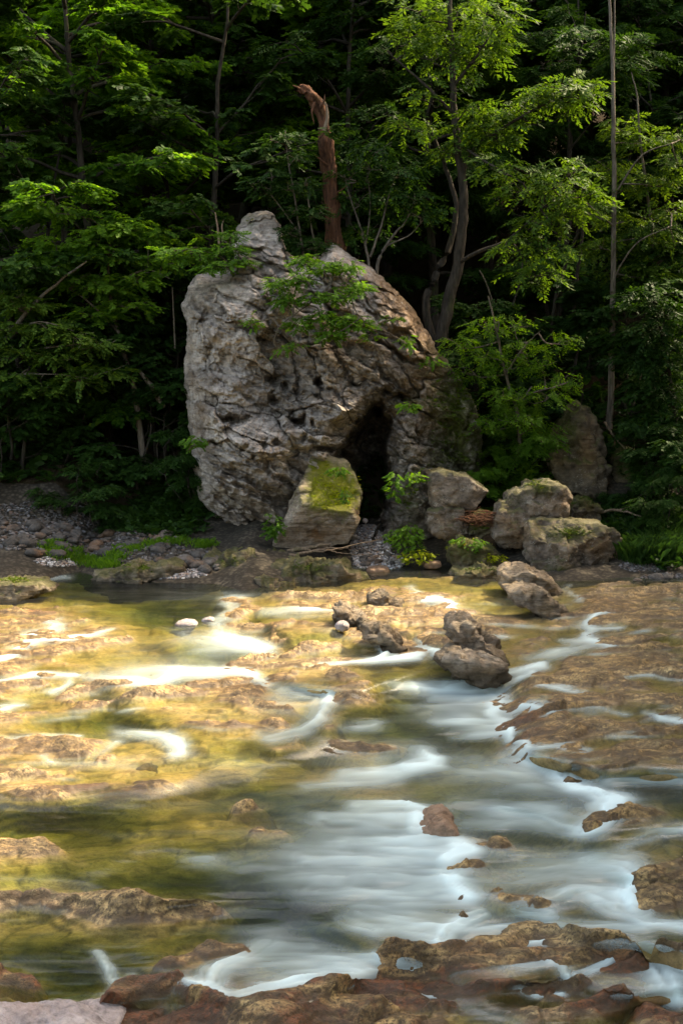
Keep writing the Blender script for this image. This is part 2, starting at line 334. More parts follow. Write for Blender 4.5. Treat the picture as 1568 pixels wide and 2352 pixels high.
# ================================================================== THE RIVER
# water level of each pool (photo pixel, metres): plateaus with steps between them
POOLS = [(250, 1380, 0.0), (80, 1440, -0.03), (450, 1430, 0.0), (560, 1480, -0.09), (330, 1540, -0.10), (60, 1530, -0.10), (480, 1630, -0.17), (140, 1620, -0.20), (690, 1640, -0.22),
         (300, 1720, -0.27), (90, 1760, -0.30), (700, 1420, 0.04), (760, 1530, -0.05), (850, 1500, -0.06), (950, 1400, 0.06), (1000, 1350, 0.10), (1130, 1440, 0.05), (1350, 1470, 0.06), (1420, 1390, 0.13), (1540, 1400, 0.16),
         (1330, 1590, 0.0), (1500, 1560, 0.03), (1500, 1700, -0.04), (1330, 1720, -0.08), (960, 1640, -0.25), (1050, 1620, -0.24), (1040, 1740, -0.30), (820, 1800, -0.36), (1250, 1800, -0.30), (1480, 1860, -0.24),
         (500, 1900, -0.42), (150, 1930, -0.42), (800, 2000, -0.46), (1150, 1930, -0.40), (1250, 2010, -0.42), (1520, 1960, -0.32), (1380, 2100, -0.47), (1540, 2120, -0.45), (400, 2030, -0.48), (900, 2100, -0.50),
         (150, 2180, -0.62), (450, 2150, -0.60), (700, 2230, -0.62), (1200, 2180, -0.60), (1450, 2250, -0.66), (160, 2260, -0.68), (900, 2330, -0.78), (1300, 2330, -0.78), (300, 2400, -0.85), (1500, 2340, -0.80),
         (-150, 1400, 0.0), (-150, 1600, -0.2), (-150, 1900, -0.42), (-150, 2200, -0.62), (1720, 1450, 0.12), (1720, 1650, 0.0), (1720, 1900, -0.25), (1720, 2150, -0.45)]
def level(U, V):
    num = np.zeros(U.shape); den = np.zeros(U.shape)
    for (u, v, z) in POOLS:
        d = ((U - u) ** 2 + ((V - v) * 1.9) ** 2) / 1e4 + 0.03
        wgt = d ** -2.6; num += wgt * z; den += wgt
    return num / den
# rock ridges that break the water: points, half width (px), height over the water (m), profile
RIDGES = [([(-30, 1530), (110, 1500), (240, 1470)], 22, .10), ([(0, 1590), (70, 1574)], 20, .08), ([(165, 1590), (230, 1570), (300, 1574), (360, 1582)], 20, .11), ([(-20, 1660), (90, 1632), (190, 1615)], 26, .11),
          ([(365, 1592), (450, 1576), (520, 1572), (590, 1600)], 26, .13), ([(460, 1660), (560, 1668), (640, 1670)], 24, .10), ([(560, 1620), (680, 1640)], 22, .03), ([(0, 1722), (90, 1708), (170, 1712)], 34, .16), ([(232, 1746), (262, 1744)], 8, .05),
          ([(-20, 1780), (120, 1785)], 18, .05), ([(30, 1816), (170, 1806), (340, 1806)], 26, .04), ([(535, 1866), (595, 1858)], 14, .10), ([(545, 1916), (640, 1908)], 18, .06), ([(-20, 1946), (90, 1950), (170, 1970)], 22, .08),
          ([(-30, 2075), (100, 2066), (190, 2085), (320, 2090), (440, 2098)], 46, .17), ([(0, 2250), (60, 2252)], 30, .12), ([(360, 2210), (450, 2196), (550, 2190)], 26, .08),
          ([(210, 2335), (300, 2268), (400, 2262), (520, 2310), (640, 2300), (740, 2272), (850, 2284), (1000, 2320)], 36, .16), ([(250, 2370), (500, 2350), (760, 2330), (1000, 2360)], 60, .16),
          ([(880, 2185), (1000, 2192), (1130, 2178), (1260, 2152), (1370, 2172), (1400, 2215)], 36, .17), ([(1000, 2215), (1200, 2210), (1330, 2200)], 36, .10), ([(1020, 2285), (1150, 2270), (1270, 2290), (1330, 2260)], 36, .14), ([(1180, 2340), (1300, 2330), (1420, 2290)], 40, .12), ([(1490, 2335), (1580, 2350)], 40, .12),
          ([(1070, 1936), (1150, 1936)], 26, .14), ([(1020, 2004), (1110, 1996)], 20, .11), ([(1085, 2068), (1190, 2054)], 22, .12), ([(1060, 2110), (1130, 2090)], 18, .06), ([(1390, 1890), (1480, 1880)], 52, .03), ([(1490, 2000), (1590, 1980)], 30, .10), ([(1500, 2065), (1600, 2050)], 46, .16), ([(1470, 2170), (1580, 2160)], 14, .05),
          ([(770, 1716), (860, 1722)], 34, .10), ([(615, 1716), (690, 1703)], 16, .09), ([(740, 1670), (770, 1640)], 14, .05),
          ([(560, 1390), (545, 1420), (590, 1445), (630, 1470)], 26, .10), ([(555, 1530), (600, 1520), (690, 1500)], 30, .14), ([(590, 1570), (640, 1560)], 24, .08), ([(690, 1490), (770, 1475)], 20, .06), ([(780, 1552), (850, 1560)], 30, .10), ([(770, 1590), (860, 1590)], 30, .04),
          ([(660, 1370), (760, 1380), (830, 1376)], 34, .10), ([(830, 1440), (900, 1470), (930, 1500)], 30, .12), ([(850, 1360), (960, 1380)], 28, .07), ([(940, 1440), (1010, 1470)], 24, .06), ([(1020, 1400), (1120, 1440), (1190, 1480)], 26, .06), ([(1180, 1500), (1280, 1440)], 20, .03),
          ([(1160, 1600), (1190, 1680), (1220, 1740)], 40, .07), ([(1240, 1540), (1330, 1545)], 40, .13), ([(1260, 1610), (1300, 1660)], 34, .10), ([(1240, 1690), (1320, 1700), (1430, 1710)], 34, .09), ([(1330, 1590), (1480, 1600), (1600, 1640)], 40, .05), ([(1360, 1730), (1480, 1724), (1590, 1740)], 50, .13),
          ([(1330, 1770), (1420, 1776)], 24, .10), ([(1290, 1806), (1360, 1806)], 22, .10), ([(1390, 1500), (1480, 1505), (1560, 1560)], 30, .10), ([(1390, 1460), (1480, 1480)], 26, .08), ([(1400, 1400), (1500, 1420), (1600, 1440)], 60, .10), ([(1380, 1360), (1600, 1370)], 40, .12),
          ([(150, 1440), (170, 1425)], 20, .06), ([(0, 1420), (90, 1410)], 30, .03), ([(60, 1480), (20, 1490)], 20, .04)]
DEEP = [(820, 1690, 180, 40, .25), (560, 1500, 90, 30, .30), (420, 1400, 130, 26, .25), (960, 1640, 130, 40, .35), (640, 1850, 170, 40, .20), (820, 1980, 240, 70, .35), (150, 1880, 160, 40, .18), (120, 2230, 150, 60, .30), (460, 2050, 260, 40, .22), (250, 1660, 90, 20, .15), (1480, 1840, 140, 30, .25), (650, 2150, 160, 40, .2), (1250, 1840, 200, 50, .3), (560, 2110, 120, 30, .12), (310, 1340, 200, 22, .2)]
SHALLOW = [(1420, 1600, 200, 70, .085), (1300, 1560, 110, 30, .06), (1430, 1400, 170, 50, .09), (860, 1400, 230, 50, .07), (1470, 1730, 150, 50, .09), (250, 1590, 260, 45, .06), (600, 1640, 170, 40, .06), (150, 1800, 220, 50, .06), (1150, 2250, 420, 60, .09), (400, 2330, 420, 50, .1), (660, 1540, 150, 30, .07), (80, 1460, 150, 50, .07), (280, 2100, 260, 40, .06), (1170, 1945, 110, 24, .09), (1140, 2010, 90, 18, .07), (1190, 2070, 110, 22, .09), (1520, 2050, 90, 50, .09), (1240, 1690, 120, 60, .08), (600, 1880, 120, 30, .04), (60, 1960, 150, 20, .06)]
def bed_rel(U, V, W):
    """rock height relative to the local water line; W world xyz of the water line"""
    wx = fbm(W * np.array([0.9, 1.2, 0]) + 3, 3, 21) ; wy = fbm(W * np.array([0.9, 1.2, 0]) + 40, 3, 33)
    U2 = U + wx * 60; V2 = V + wy * 20
    big = fbm(W * np.array([0.35, 0.8, 0]), 4, 5)
    h = -0.085 + 0.085 * big
    for (u, v, a, b, d) in DEEP: h -= 1.35 * d * np.exp(-((U2 - u) / a) ** 2 - ((V2 - v) / b) ** 2)
    for (u, v, a, b, d) in SHALLOW: h += (d + 0.022) * np.exp(-((U2 - u) / a) ** 2 - ((V2 - v) / b) ** 2)
    rise = np.full(U.shape, -9.0)
    for pts, hw, ht in RIDGES:
        m = (U > min(p[0] for p in pts) - 4 * hw - 40) & (U < max(p[0] for p in pts) + 4 * hw + 40) & (V > min(p[1] for p in pts) - 2.2 * hw - 20) & (V < max(p[1] for p in pts) + 2.2 * hw + 20)
        d, T = segdist(U2[m], V2[m], pts, 1.9)
        q = d / hw
        ht2 = ht * (0.34 + 0.16 * (np.mean([p[1] for p in pts]) > 2040)); bump_ = ht2 - (ht2 + 0.045) * np.clip(q, 0, 3.0) ** 1.8 * 0.6
        rise[m] = np.maximum(rise[m], bump_)
    k = 0.05
    h = np.where(rise > h, rise + k * np.exp(-(rise - h) / k) * 0.5, h + k * np.exp(-(h - rise) / k) * 0.5)
    # dipping beds: low ledges drawn out along the strike, stepped like worn layers
    c_, s_ = math.cos(R(-16)), math.sin(R(-16)); a_ = W[..., 0] * c_ - W[..., 1] * s_; b_ = W[..., 0] * s_ + W[..., 1] * c_
    st = np.stack([a_ * 0.85, b_ * 1.9, 0 * a_], -1) + 0.35 * np.stack([wx, wy, 0 * wx], -1)
    ex = sstep(-0.14, 0.03, h)
    h = h + (0.3 + 0.7 * ex) * 0.062 * fbm(st, 5, 9, 0.48, ridged=True)
    ph = b_ * 0.95 + 0.75 * fbm(np.stack([a_ * 0.45, b_ * 0.6, 0 * a_], -1), 3, 27); fr = ph - np.floor(ph); sid = _h(np.floor(ph).astype(np.int64), 0 * ph.astype(np.int64), 0 * ph.astype(np.int64), 5) & 255
    saw = np.where(fr < 0.12, fr / 0.12, 1 - (fr - 0.12) / 0.88); brk = sstep(-0.35, 0.25, fbm(np.stack([a_ * 0.8 + sid, b_ * 0.3, 0 * a_], -1), 3, 41))
    h = h + (0.35 + 0.65 * ex) * 0.13 * (saw - 0.5) * brk
    q = h / 0.045 + 0.5 * fbm(W * 0.8, 2, 19); fl = np.floor(q); led = np.exp(-((q - fl - 0.5) / 0.16) ** 2) * sstep(0.0, 0.35, fbm(W * 1.1 + 8, 3, 23) + 0.2); h = 0.45 * h + 0.55 * (0.045 * (fl + sstep(0.30, 0.70, q - fl)) - 0.02)
    pl, jo = facets(st * 1.7, 6); pl2, jo2 = facets(st * 5.0, 16)
    ex = sstep(-0.10, 0.02, h)
    h = h + (0.3 + 0.7 * ex) * (0.024 * pl - 0.022 * np.exp(-jo / 0.04) + 0.005 * pl2 - 0.005 * np.exp(-jo2 / 0.08)) + (1 - ex) * 0.03 * fbm(W * 1.6, 3, 77) + ex * 0.008 * fbm(W * np.array([6, 9, 0]), 4, 13, 0.6)
    return h, jo, led
BED = {}
def bed_at(U, V):
    us, vs_, H = BED['us'], BED['vs'], BED['H']; a = np.interp(U, us, np.arange(len(us))); b = np.interp(V, vs_, np.arange(len(vs_)))
    i = np.clip(a.astype(int), 0, len(us) - 2); j = np.clip(b.astype(int), 0, len(vs_) - 2); a = a - i; b = b - j
    return (H[j, i] * (1 - a) + H[j, i + 1] * a) * (1 - b) + (H[j + 1, i] * (1 - a) + H[j + 1, i + 1] * a) * b
def river():
    nu, nv = 530, 490
    us = np.concatenate([np.linspace(-1700, -330, 26)[:-1], np.linspace(-330, 1900, nu), np.linspace(1900, 3300, 26)[1:]]); nu = len(us)
    vs_ = np.concatenate([np.linspace(1255, 2470, nv), np.linspace(2470, 3500, 22)[1:]]); nv = len(vs_)
    U, V = np.meshgrid(us, vs_); L = level(U, V); W = G(U, V, L)
    W0 = W.copy(); W0[..., 2] = 0
    H, jo, led = bed_rel(U, V, W0); BED.update(H=H.copy(), us=us, vs=vs_)
    far = sstep(1330, 1262, V); H = H - far * 0.5
    Bv = W.copy(); Bv[..., 2] += H
    red = np.clip(sstep(2130, 2260, V) * 1.1 + np.exp(-((U - 240) / 130) ** 2 - ((V - 1815) / 22) ** 2) + 0.9 * np.exp(-((U - 60) / 110) ** 2 - ((V - 1400) / 14) ** 2) + 0.8 * np.exp(-((U - 1200) / 70) ** 2 - ((V - 1660) / 60) ** 2) + 0.12, 0, 1)
    tint = np.stack([red, np.exp(-jo / 0.05), led], -1)
    F = grid_faces(nu, nv)[:, ::-1]
    me = mesh('river_bed', Bv.reshape(-1, 3), F, True, {'wet': H.ravel(), 'tint': tint.reshape(-1, 3)})
    tag(obj('river_bed', me, M['bed']), 'tan bedrock of ledges and potholes under the shallow stream', None, None, 'structure')
    return
river()

# white water: strokes (points, half width px, strength)
o = 1286
FO = [([(545, 88), (520, 132), (512, 165), (560, 185), (606, 205)], 22, 1.0), ([(430, 170), (500, 180), (590, 205)], 34, .75), ([(440, 215), (540, 200)], 30, .45), ([(600, 120), (680, 119), (755, 113)], 15, .9), ([(125, 145), (100, 172), (50, 205), (-20, 240)], 20, .95), ([(90, 190), (170, 180), (245, 168)], 13, .8), ([(40, 180), (110, 170)], 30, .5),
      ([(-10, 282), (80, 266), (165, 262)], 12, .95), ([(150, 270), (160, 295), (130, 305)], 12, .7), ([(200, 262), (300, 276), (350, 290), (420, 262), (560, 258)], 26, 1.0), ([(250, 250), (400, 255)], 40, .6), ([(320, 240), (480, 246)], 50, .35), ([(560, 250), (580, 268), (600, 290)], 16, 1.0), ([(480, 255), (560, 236)], 14, .7),
      ([(-10, 345), (35, 330)], 18, 1.0), ([(80, 372), (190, 362)], 12, .4), ([(640, 308), (700, 308), (748, 312), (738, 355), (700, 392), (620, 408)], 26, 1.0), ([(600, 330), (700, 350)], 40, .5), ([(280, 350), (330, 342)], 12, .55), ([(270, 395), (350, 408), (420, 420)], 22, .7), ([(380, 410), (412, 428), (422, 445)], 22, 1.0), ([(-10, 410), (160, 404)], 12, .6), ([(100, 430), (130, 462)], 14, .6), ([(235, 448), (255, 420)], 18, .5), ([(60, 470), (300, 470)], 22, .25),
      ([(800, 385), (850, 380)], 26, .5), ([(910, 285), (1000, 298), (1140, 300)], 24, .75), ([(1030, 290), (1150, 268), (1240, 245)], 15, .85), ([(1000, 320), (1150, 330)], 30, .55), ([(1010, 375), (1165, 372)], 26, .65), ([(960, 350), (1160, 350)], 50, .3), ([(1040, 405), (1175, 395)], 20, .55), ([(1120, 300), (1150, 345), (1180, 410), (1215, 425)], 16, .6), ([(1150, 290), (1215, 262)], 10, .8),
      ([(1230, 280), (1290, 292), (1355, 308)], 11, .75), ([(1165, 345), (1210, 335), (1255, 348)], 20, .65), ([(1300, 330), (1400, 340), (1440, 350)], 14, .4), ([(1490, 348), (1530, 368), (1600, 382)], 14, .75), ([(1220, 432), (1290, 425), (1345, 440)], 12, .6), ([(1280, 330), (1360, 350)], 20, .35), ([(1500, 240), (1600, 262)], 12, .45), ([(1180, 360), (1240, 330)], 20, .35),
      ([(1400, 100), (1362, 140), (1345, 180), (1395, 200)], 13, .8), ([(1210, 228), (1300, 212), (1390, 192)], 20, .55), ([(1330, 150), (1410, 158)], 11, .65), ([(1290, 190), (1380, 190)], 16, .55), ([(1000, 88), (1040, 110), (1065, 132)], 14, .7), ([(940, 62), (975, 95), (1000, 98)], 11, .65), ([(1000, 125), (1065, 130)], 22, .5), ([(880, 200), (872, 225)], 11, .85), ([(690, 238), (800, 240), (960, 222)], 12, .7), ([(955, 180), (985, 200), (1012, 222)], 15, .75), ([(860, 235), (980, 210)], 22, .35), ([(1290, 62), (1330, 95)], 10, .4),
      ([(790, 490), (900, 488), (985, 470)], 26, .75), ([(940, 480), (985, 465), (960, 445)], 24, .7), ([(760, 450), (950, 440)], 60, .35), ([(700, 520), (900, 505)], 30, .4), ([(740, 420), (780, 440)], 20, .4),
      ([(1190, 440), (1290, 480), (1340, 530), (1415, 560)], 34, .85), ([(1400, 548), (1390, 590), (1345, 622)], 26, .9), ([(1100, 470), (1300, 520)], 60, .5), ([(1050, 560), (1200, 580), (1340, 610)], 40, .65), ([(1080, 600), (1250, 600)], 50, .4), ([(1000, 500), (1200, 500)], 60, .3),
      ([(840, 570), (930, 560), (975, 575), (960, 615)], 30, .85), ([(760, 600), (940, 600)], 60, .6), ([(1040, 660), (1060, 672), (1020, 690)], 26, .95), ([(800, 650), (900, 660), (1040, 660)], 50, .8), ([(700, 700), (860, 700), (1010, 712)], 60, .75), ([(740, 760), (900, 770), (1050, 770)], 60, .7), ([(1010, 720), (1060, 770)], 26, .8), ([(850, 810), (960, 830), (1060, 840)], 46, .6), ([(560, 720), (760, 730)], 70, .35), ([(430, 690), (470, 690)], 26, .25), ([(600, 650), (760, 660)], 60, .3),
      ([(1360, 690), (1440, 700), (1470, 740), (1465, 800)], 34, .9), ([(1150, 740), (1300, 715), (1420, 720)], 40, .65), ([(1200, 790), (1330, 760), (1450, 780)], 46, .6), ([(1100, 700), (1300, 690)], 60, .3), ([(1420, 660), (1500, 630), (1590, 615)], 26, .45), ([(1400, 510), (1500, 505), (1590, 515)], 22, .4), ([(1380, 790), (1480, 830), (1590, 850)], 28, .7), ([(1180, 800), (1260, 810)], 26, .6),
      ([(1090, 810), (1020, 860), (1000, 885), (1100, 896), (1260, 872)], 26, .9), ([(1080, 860), (1240, 845)], 40, .65), ([(1270, 830), (1480, 850)], 30, .4), ([(900, 850), (1010, 880)], 34, .6), ([(800, 830), (850, 850)], 30, .4), ([(850, 900), (880, 920)], 20, .5),
      ([(600, 880), (520, 930), (490, 970)], 34, .6), ([(560, 925), (760, 920), (900, 940)], 50, .75), ([(440, 965), (510, 995), (570, 1003), (720, 968)], 22, .9), ([(620, 970), (800, 950)], 40, .85), ([(820, 965), (920, 985), (1005, 992)], 22, .8), ([(940, 945), (985, 950)], 20, .6), ([(560, 880), (700, 890)], 50, .4),
      ([(225, 900), (245, 940), (255, 990)], 16, .7), ([(300, 955), (270, 985)], 10, .6), ([(1420, 880), (1490, 930), (1530, 1000)], 40, .75), ([(1500, 900), (1600, 960)], 34, .7), ([(1540, 960), (1550, 1015)], 26, .8), ([(1230, 910), (1290, 935), (1304, 970)], 16, .7), ([(1190, 985), (1230, 1003), (1290, 1005)], 12, .8), ([(1330, 958), (1395, 925)], 18, .65), ([(1060, 1020), (1180, 1060)], 40, .3), ([(1400, 985), (1480, 1000)], 40, .4), ([(1150, 940), (1250, 930)], 24, .3),
      ([(-20, 40), (60, 42), (150, 38)], 14, .55), ([(0, 30), (60, 25)], 12, .5)]
def water():
    nu, nv = 330, 385
    us = np.concatenate([np.linspace(-1700, -330, 26)[:-1], np.linspace(-330, 1900, nu), np.linspace(1900, 3300, 26)[1:]]); nu = len(us)
    vs_ = np.concatenate([np.linspace(1262, 2470, nv), np.linspace(2470, 3490, 22)[1:]]); nv = len(vs_)
    U, V = np.meshgrid(us, vs_); L = level(U, V); W = G(U, V, L); W0 = W.copy(); W0[..., 2] = 0
    H = bed_at(U, V)
    wa = fbm(W0 * np.array([0.7, 1.4, 0]) + 9, 3, 50); wb = fbm(W0 * np.array([0.7, 1.4, 0]) + 70, 3, 61)
    U2 = U + wa * 26; V2 = V + wb * 9
    # silk streaks drawn out along the current
    n = fbm(np.stack([U2 / 260.0, V2 / 24.0, 0 * U], -1), 4, 90, 0.5)
    n2 = fbm(np.stack([U2 / 420.0, V2 / 34.0, 0 * U + 5], -1), 3, 95)
    keep = np.ones(U.shape); rel = np.zeros(U.shape)
    for k, (pts, hw, s) in enumerate(FO):
        if hw >= 40: s = s * 0.72
        if hw < 16: s = min(1.0, s * 1.05)
        pts = [(a, b + o) for a, b in pts]; e = 3.2
        m = (U > min(p[0] for p in pts) - e * hw) & (U < max(p[0] for p in pts) + e * hw) & (V > min(p[1] for p in pts) - e * 0.6 * hw) & (V < max(p[1] for p in pts) + e * 0.6 * hw)
        d, T, side = segdist(U2[m], V2[m], pts, 1.9, True)
        ln = sum(math.hypot(pts[i + 1][0] - pts[i][0], 1.9 * (pts[i + 1][1] - pts[i][1])) for i in range(len(pts) - 1))
        sn = fbm(np.stack([T * ln / 170.0 + k * 3.7, side * d / (10.0 + 0.55 * hw), 0 * d + k], -1), 3, 200 + k, 0.55)
        f = s * np.exp(-(d / hw) ** 2 * 0.8) * (0.55 + 0.45 * sstep(-0.1, 0.5, T)) * (0.96 + 0.5 * sn)
        sun_ = 1 - 0.38 * (np.mean([p[0] for p in pts]) < 800) * (np.mean([p[1] for p in pts]) < 1780)
        keep[m] *= 1 - np.clip(f * sun_, 0, 0.98); rel[m] += f * sn
    foam = 1 - keep
    foam = foam * (0.95 + 0.10 * n + 0.25 * n2) + 0.05 * sstep(0.0, 0.5, n2)
    cur = 0.07 * sstep(1640, 1820, V) * sstep(420, 800, U) * sstep(2330, 2150, V) * (0.8 + 0.5 * n2)
    gv = np.gradient(H, axis=0); fall = sstep(0.006, 0.022, -gv) * sstep(0.012, -0.02, H) * sstep(-0.15, -0.07, H) * (0.35 + 0.65 * sstep(900, 1150, U)) * sstep(1850, 1780, V) * sstep(1330, 1420, V) * sstep(-0.15, 0.25, fbm(W0 * np.array([1.1, 1.6, 0]) + 5, 3, 120))
    for _ in range(3): fall = (np.roll(fall, 1, 1) + fall + np.roll(fall, -1, 1) + np.roll(fall, 1, 0)) / 3.6
    foam = np.clip(np.maximum(foam + cur, 0.5 * np.clip(fall, 0, 1)), 0, 1)
    foam = foam ** 1.35 * 0.97
    dep = np.clip(-H, 0, 1) * 1.9
    Z = W.copy(); Z[..., 2] += 0.02 * foam + 0.012 * n2 + 0.035 * rel
    me = mesh('water', Z.reshape(-1, 3), grid_faces(nu, nv)[:, ::-1], True, {'foam': foam.ravel(), 'depth': np.clip(dep, 0, 1).ravel()})
    tag(obj('water', me, M['water']), 'clear shallow stream with silky white rapids over tan rock', None, None, 'structure')
water()

# ================================================================== THE GROUND
SHORE = [(-400, 1345), (0, 1340), (100, 1325), (180, 1302), (250, 1322), (380, 1330), (500, 1332), (560, 1350), (700, 1330), (800, 1302), (870, 1314), (1000, 1304), (1130, 1322), (1230, 1340), (1330, 1350), (1420, 1345), (1568, 1345), (2000, 1345)]
_sx = G(np.array([p[0] for p in SHORE]), np.array([p[1] for p in SHORE]), 0.05)
def shore_y(x): return np.interp(x, _sx[:, 0], _sx[:, 1])
def ground_z(x, y):
    x = np.asarray(x, float); y = np.asarray(y, float)
    d = y - shore_y(x); p = np.stack(np.broadcast_arrays(x, y, 0 * x), -1)
    z = 0.05 + np.clip(d, -2, 0) * 0.35 + np.clip(d, 0, 0.5) * 0.24 + np.clip(d - 0.5, 0, 3.5) * 0.21 + np.clip(d - 4.0, 0, 200) * 0.62
    z = z + 0.10 * fbm(p * 0.8, 4, 3) * sstep(-0.2, 1.5, d) + 1.2 * fbm(p * 0.13, 3, 8) * sstep(4, 10, d)
    return z
def ground():
    xs = np.concatenate([np.linspace(-90, -11, 30)[:-1], np.linspace(-11, 11, 150), np.linspace(11, 90, 30)[1:]])
    ys = np.concatenate([np.linspace(23.4, 31, 90), np.linspace(31, 110, 60)[1:]])
    X, Y = np.meshgrid(xs, ys); Z = ground_z(X, Y)
    me = mesh('river_bank', np.stack([X, Y, Z], -1).reshape(-1, 3), grid_faces(len(xs), len(ys)), True)
    me.materials.append(M['bank']); me.materials.append(M['soil'])
    cy_ = np.repeat((ys[:-1] + ys[1:]) / 2, len(xs) - 1)
    me.polygons.foreach_set('material_index', (cy_ > 29.6).astype(np.int32))
    tag(obj('river_bank', me), 'gravelly bank rising into the wooded hillside', None, None, 'structure')
ground()
def near_ground():
    # right and near banks and the valley side behind the camera, which is unseen and added to cut skylight from the front
    xs = np.linspace(-90, 90, 91); ys = np.linspace(-80, 24, 53); X, Y = np.meshgrid(xs, ys)
    side = np.clip(np.abs(X) - (5.8 + 0.22 * np.clip(Y, 0, 30)), 0, 100); back = np.clip(1.0 - Y, 0, 100)
    d = np.where(Y < 1, np.hypot(np.clip(np.abs(X) - 9, 0, 100) * 0.3, back), side)
    Z = np.where((side > 0) | (back > 0), 0.1 + np.where(Y < 1, 0.16, 0.42) * np.minimum(d, 60), -1.6)
    Z = np.where(X < -8, np.minimum(Z, 0.3 + 0.12 * side), Z)
    Z += 0.6 * fbm(np.stack([X, Y, 0 * X], -1) * 0.15, 3, 4) * np.clip(d / 4, 0, 1)
    tag(obj('valley_floor', mesh('valley_floor', np.stack([X, Y, Z], -1).reshape(-1, 3), grid_faces(91, 53), True), M['soil']), 'stream banks and unseen valley side added opposite the crag', None, None, 'structure')
near_ground()

# ================================================================== THE CRAG
OUT = [(600, 483), (570, 494), (547, 522), (533, 556), (540, 590), (503, 626), (452, 632), (430, 660), (419, 700), (430, 742), (428, 800), (424, 880), (432, 950), (440, 1020), (450, 1085), (457, 1130), (456, 1152), (480, 1172), (492, 1197), (518, 1214), (530, 1240), (600, 1262), (760, 1275), (900, 1268), (1000, 1262), (1060, 1240), (1090, 1160), (1105, 1060), (1108, 985), (1090, 925), (1045, 855), (1000, 800), (972, 755), (945, 705), (905, 662), (858, 622), (812, 592), (785, 572), (765, 560), (748, 572), (735, 592), (700, 604), (676, 596), (655, 570), (642, 535), (634, 508), (624, 487)]
HOLES = [(739, 886, 9, 14, .9), (655, 890, 9, 9, .4), (627, 879, 14, 16, .5), (629, 923, 16, 14, .4), (528, 969, 22, 12, .55), (556, 963, 12, 9, .3), (680, 974, 20, 14, .7), (640, 1011, 14, 7, .4), (605, 1015, 9, 15, .4), (625, 1059, 16, 12, .35), (565, 1026, 8, 9, .3), (919, 912, 18, 10, .7), (884, 897, 10, 10, .4), (457, 936, 8, 8, .25), (741, 1030, 24, 7, .5), (545, 640, 16, 8, .2), (470, 1150, 14, 6, .3), (560, 1225, 26, 16, .6), (700, 1010, 8, 8, .25), (720, 980, 7, 9, .3)]
CRACKS = [([(560, 700), (640, 745), (720, 800), (790, 870)], 6, .22), ([(500, 880), (580, 925), (660, 960)], 6, .2), ([(480, 1010), (560, 1050), (650, 1095), (700, 1120)], 6, .26), ([(470, 1060), (540, 1090), (620, 1140), (680, 1190)], 6, .24), ([(780, 640), (850, 720), (930, 790)], 6, .25), ([(560, 620), (610, 680), (640, 730)], 5, .18), ([(700, 840), (760, 900), (800, 930)], 6, .25), ([(900, 950), (950, 1010), (990, 1040)], 6, .25), ([(745, 770), (790, 848), (820, 879), (842, 888)], 6, .45), ([(838, 751), (886, 795), (935, 826), (974, 839)], 6, .5), ([(656, 560), (668, 615)], 6, .5), ([(678, 590), (690, 622)], 5, .4), ([(600, 735), (650, 765), (684, 804), (680, 879), (693, 967)], 7, .35), ([(455, 1128), (490, 1140), (520, 1160)], 6, .3), ([(500, 1150), (560, 1185), (600, 1195)], 6, .3), ([(540, 1095), (580, 1110), (640, 1130)], 6, .28), ([(520, 1165), (560, 1215)], 7, .25), ([(470, 720), (480, 800), (470, 860)], 6, .16), ([(540, 585), (600, 570), (640, 600)], 6, .22), ([(850, 820), (890, 870), (920, 905)], 6, .3), ([(480, 1080), (560, 1105)], 5, .2), ([(640, 1140), (690, 1165)], 5, .25)]
CAVE = [(776, 1028), (815, 988), (848, 925), (880, 922), (896, 985), (892, 1050), (905, 1110), (886, 1180), (880, 1225), (812, 1225), (826, 1150), (810, 1090), (775, 1050)]
def polymask(U, V, poly, soft):
    inside = np.zeros(U.shape, bool); n = len(poly)
    for i in range(n):
        x1, y1 = poly[i]; x2, y2 = poly[(i + 1) % n]
        c = ((y1 > V) != (y2 > V)) & (U < (x2 - x1) * (V - y1) / (y2 - y1 + 1e-9) + x1); inside ^= c
    d, _ = segdist(U, V, poly + poly[:1]); d = np.where(inside, d, -d)
    return sstep(-soft * 0.35, soft, d)
def gauss(U, V, u, v, a, b, rot=0.0):
    c, s = math.cos(rot), math.sin(rot); x = (U - u) * c + (V - v) * s; y = -(U - u) * s + (V - v) * c
    return np.exp(-(x / a) ** 2 - (y / b) ** 2)
CRAG = []
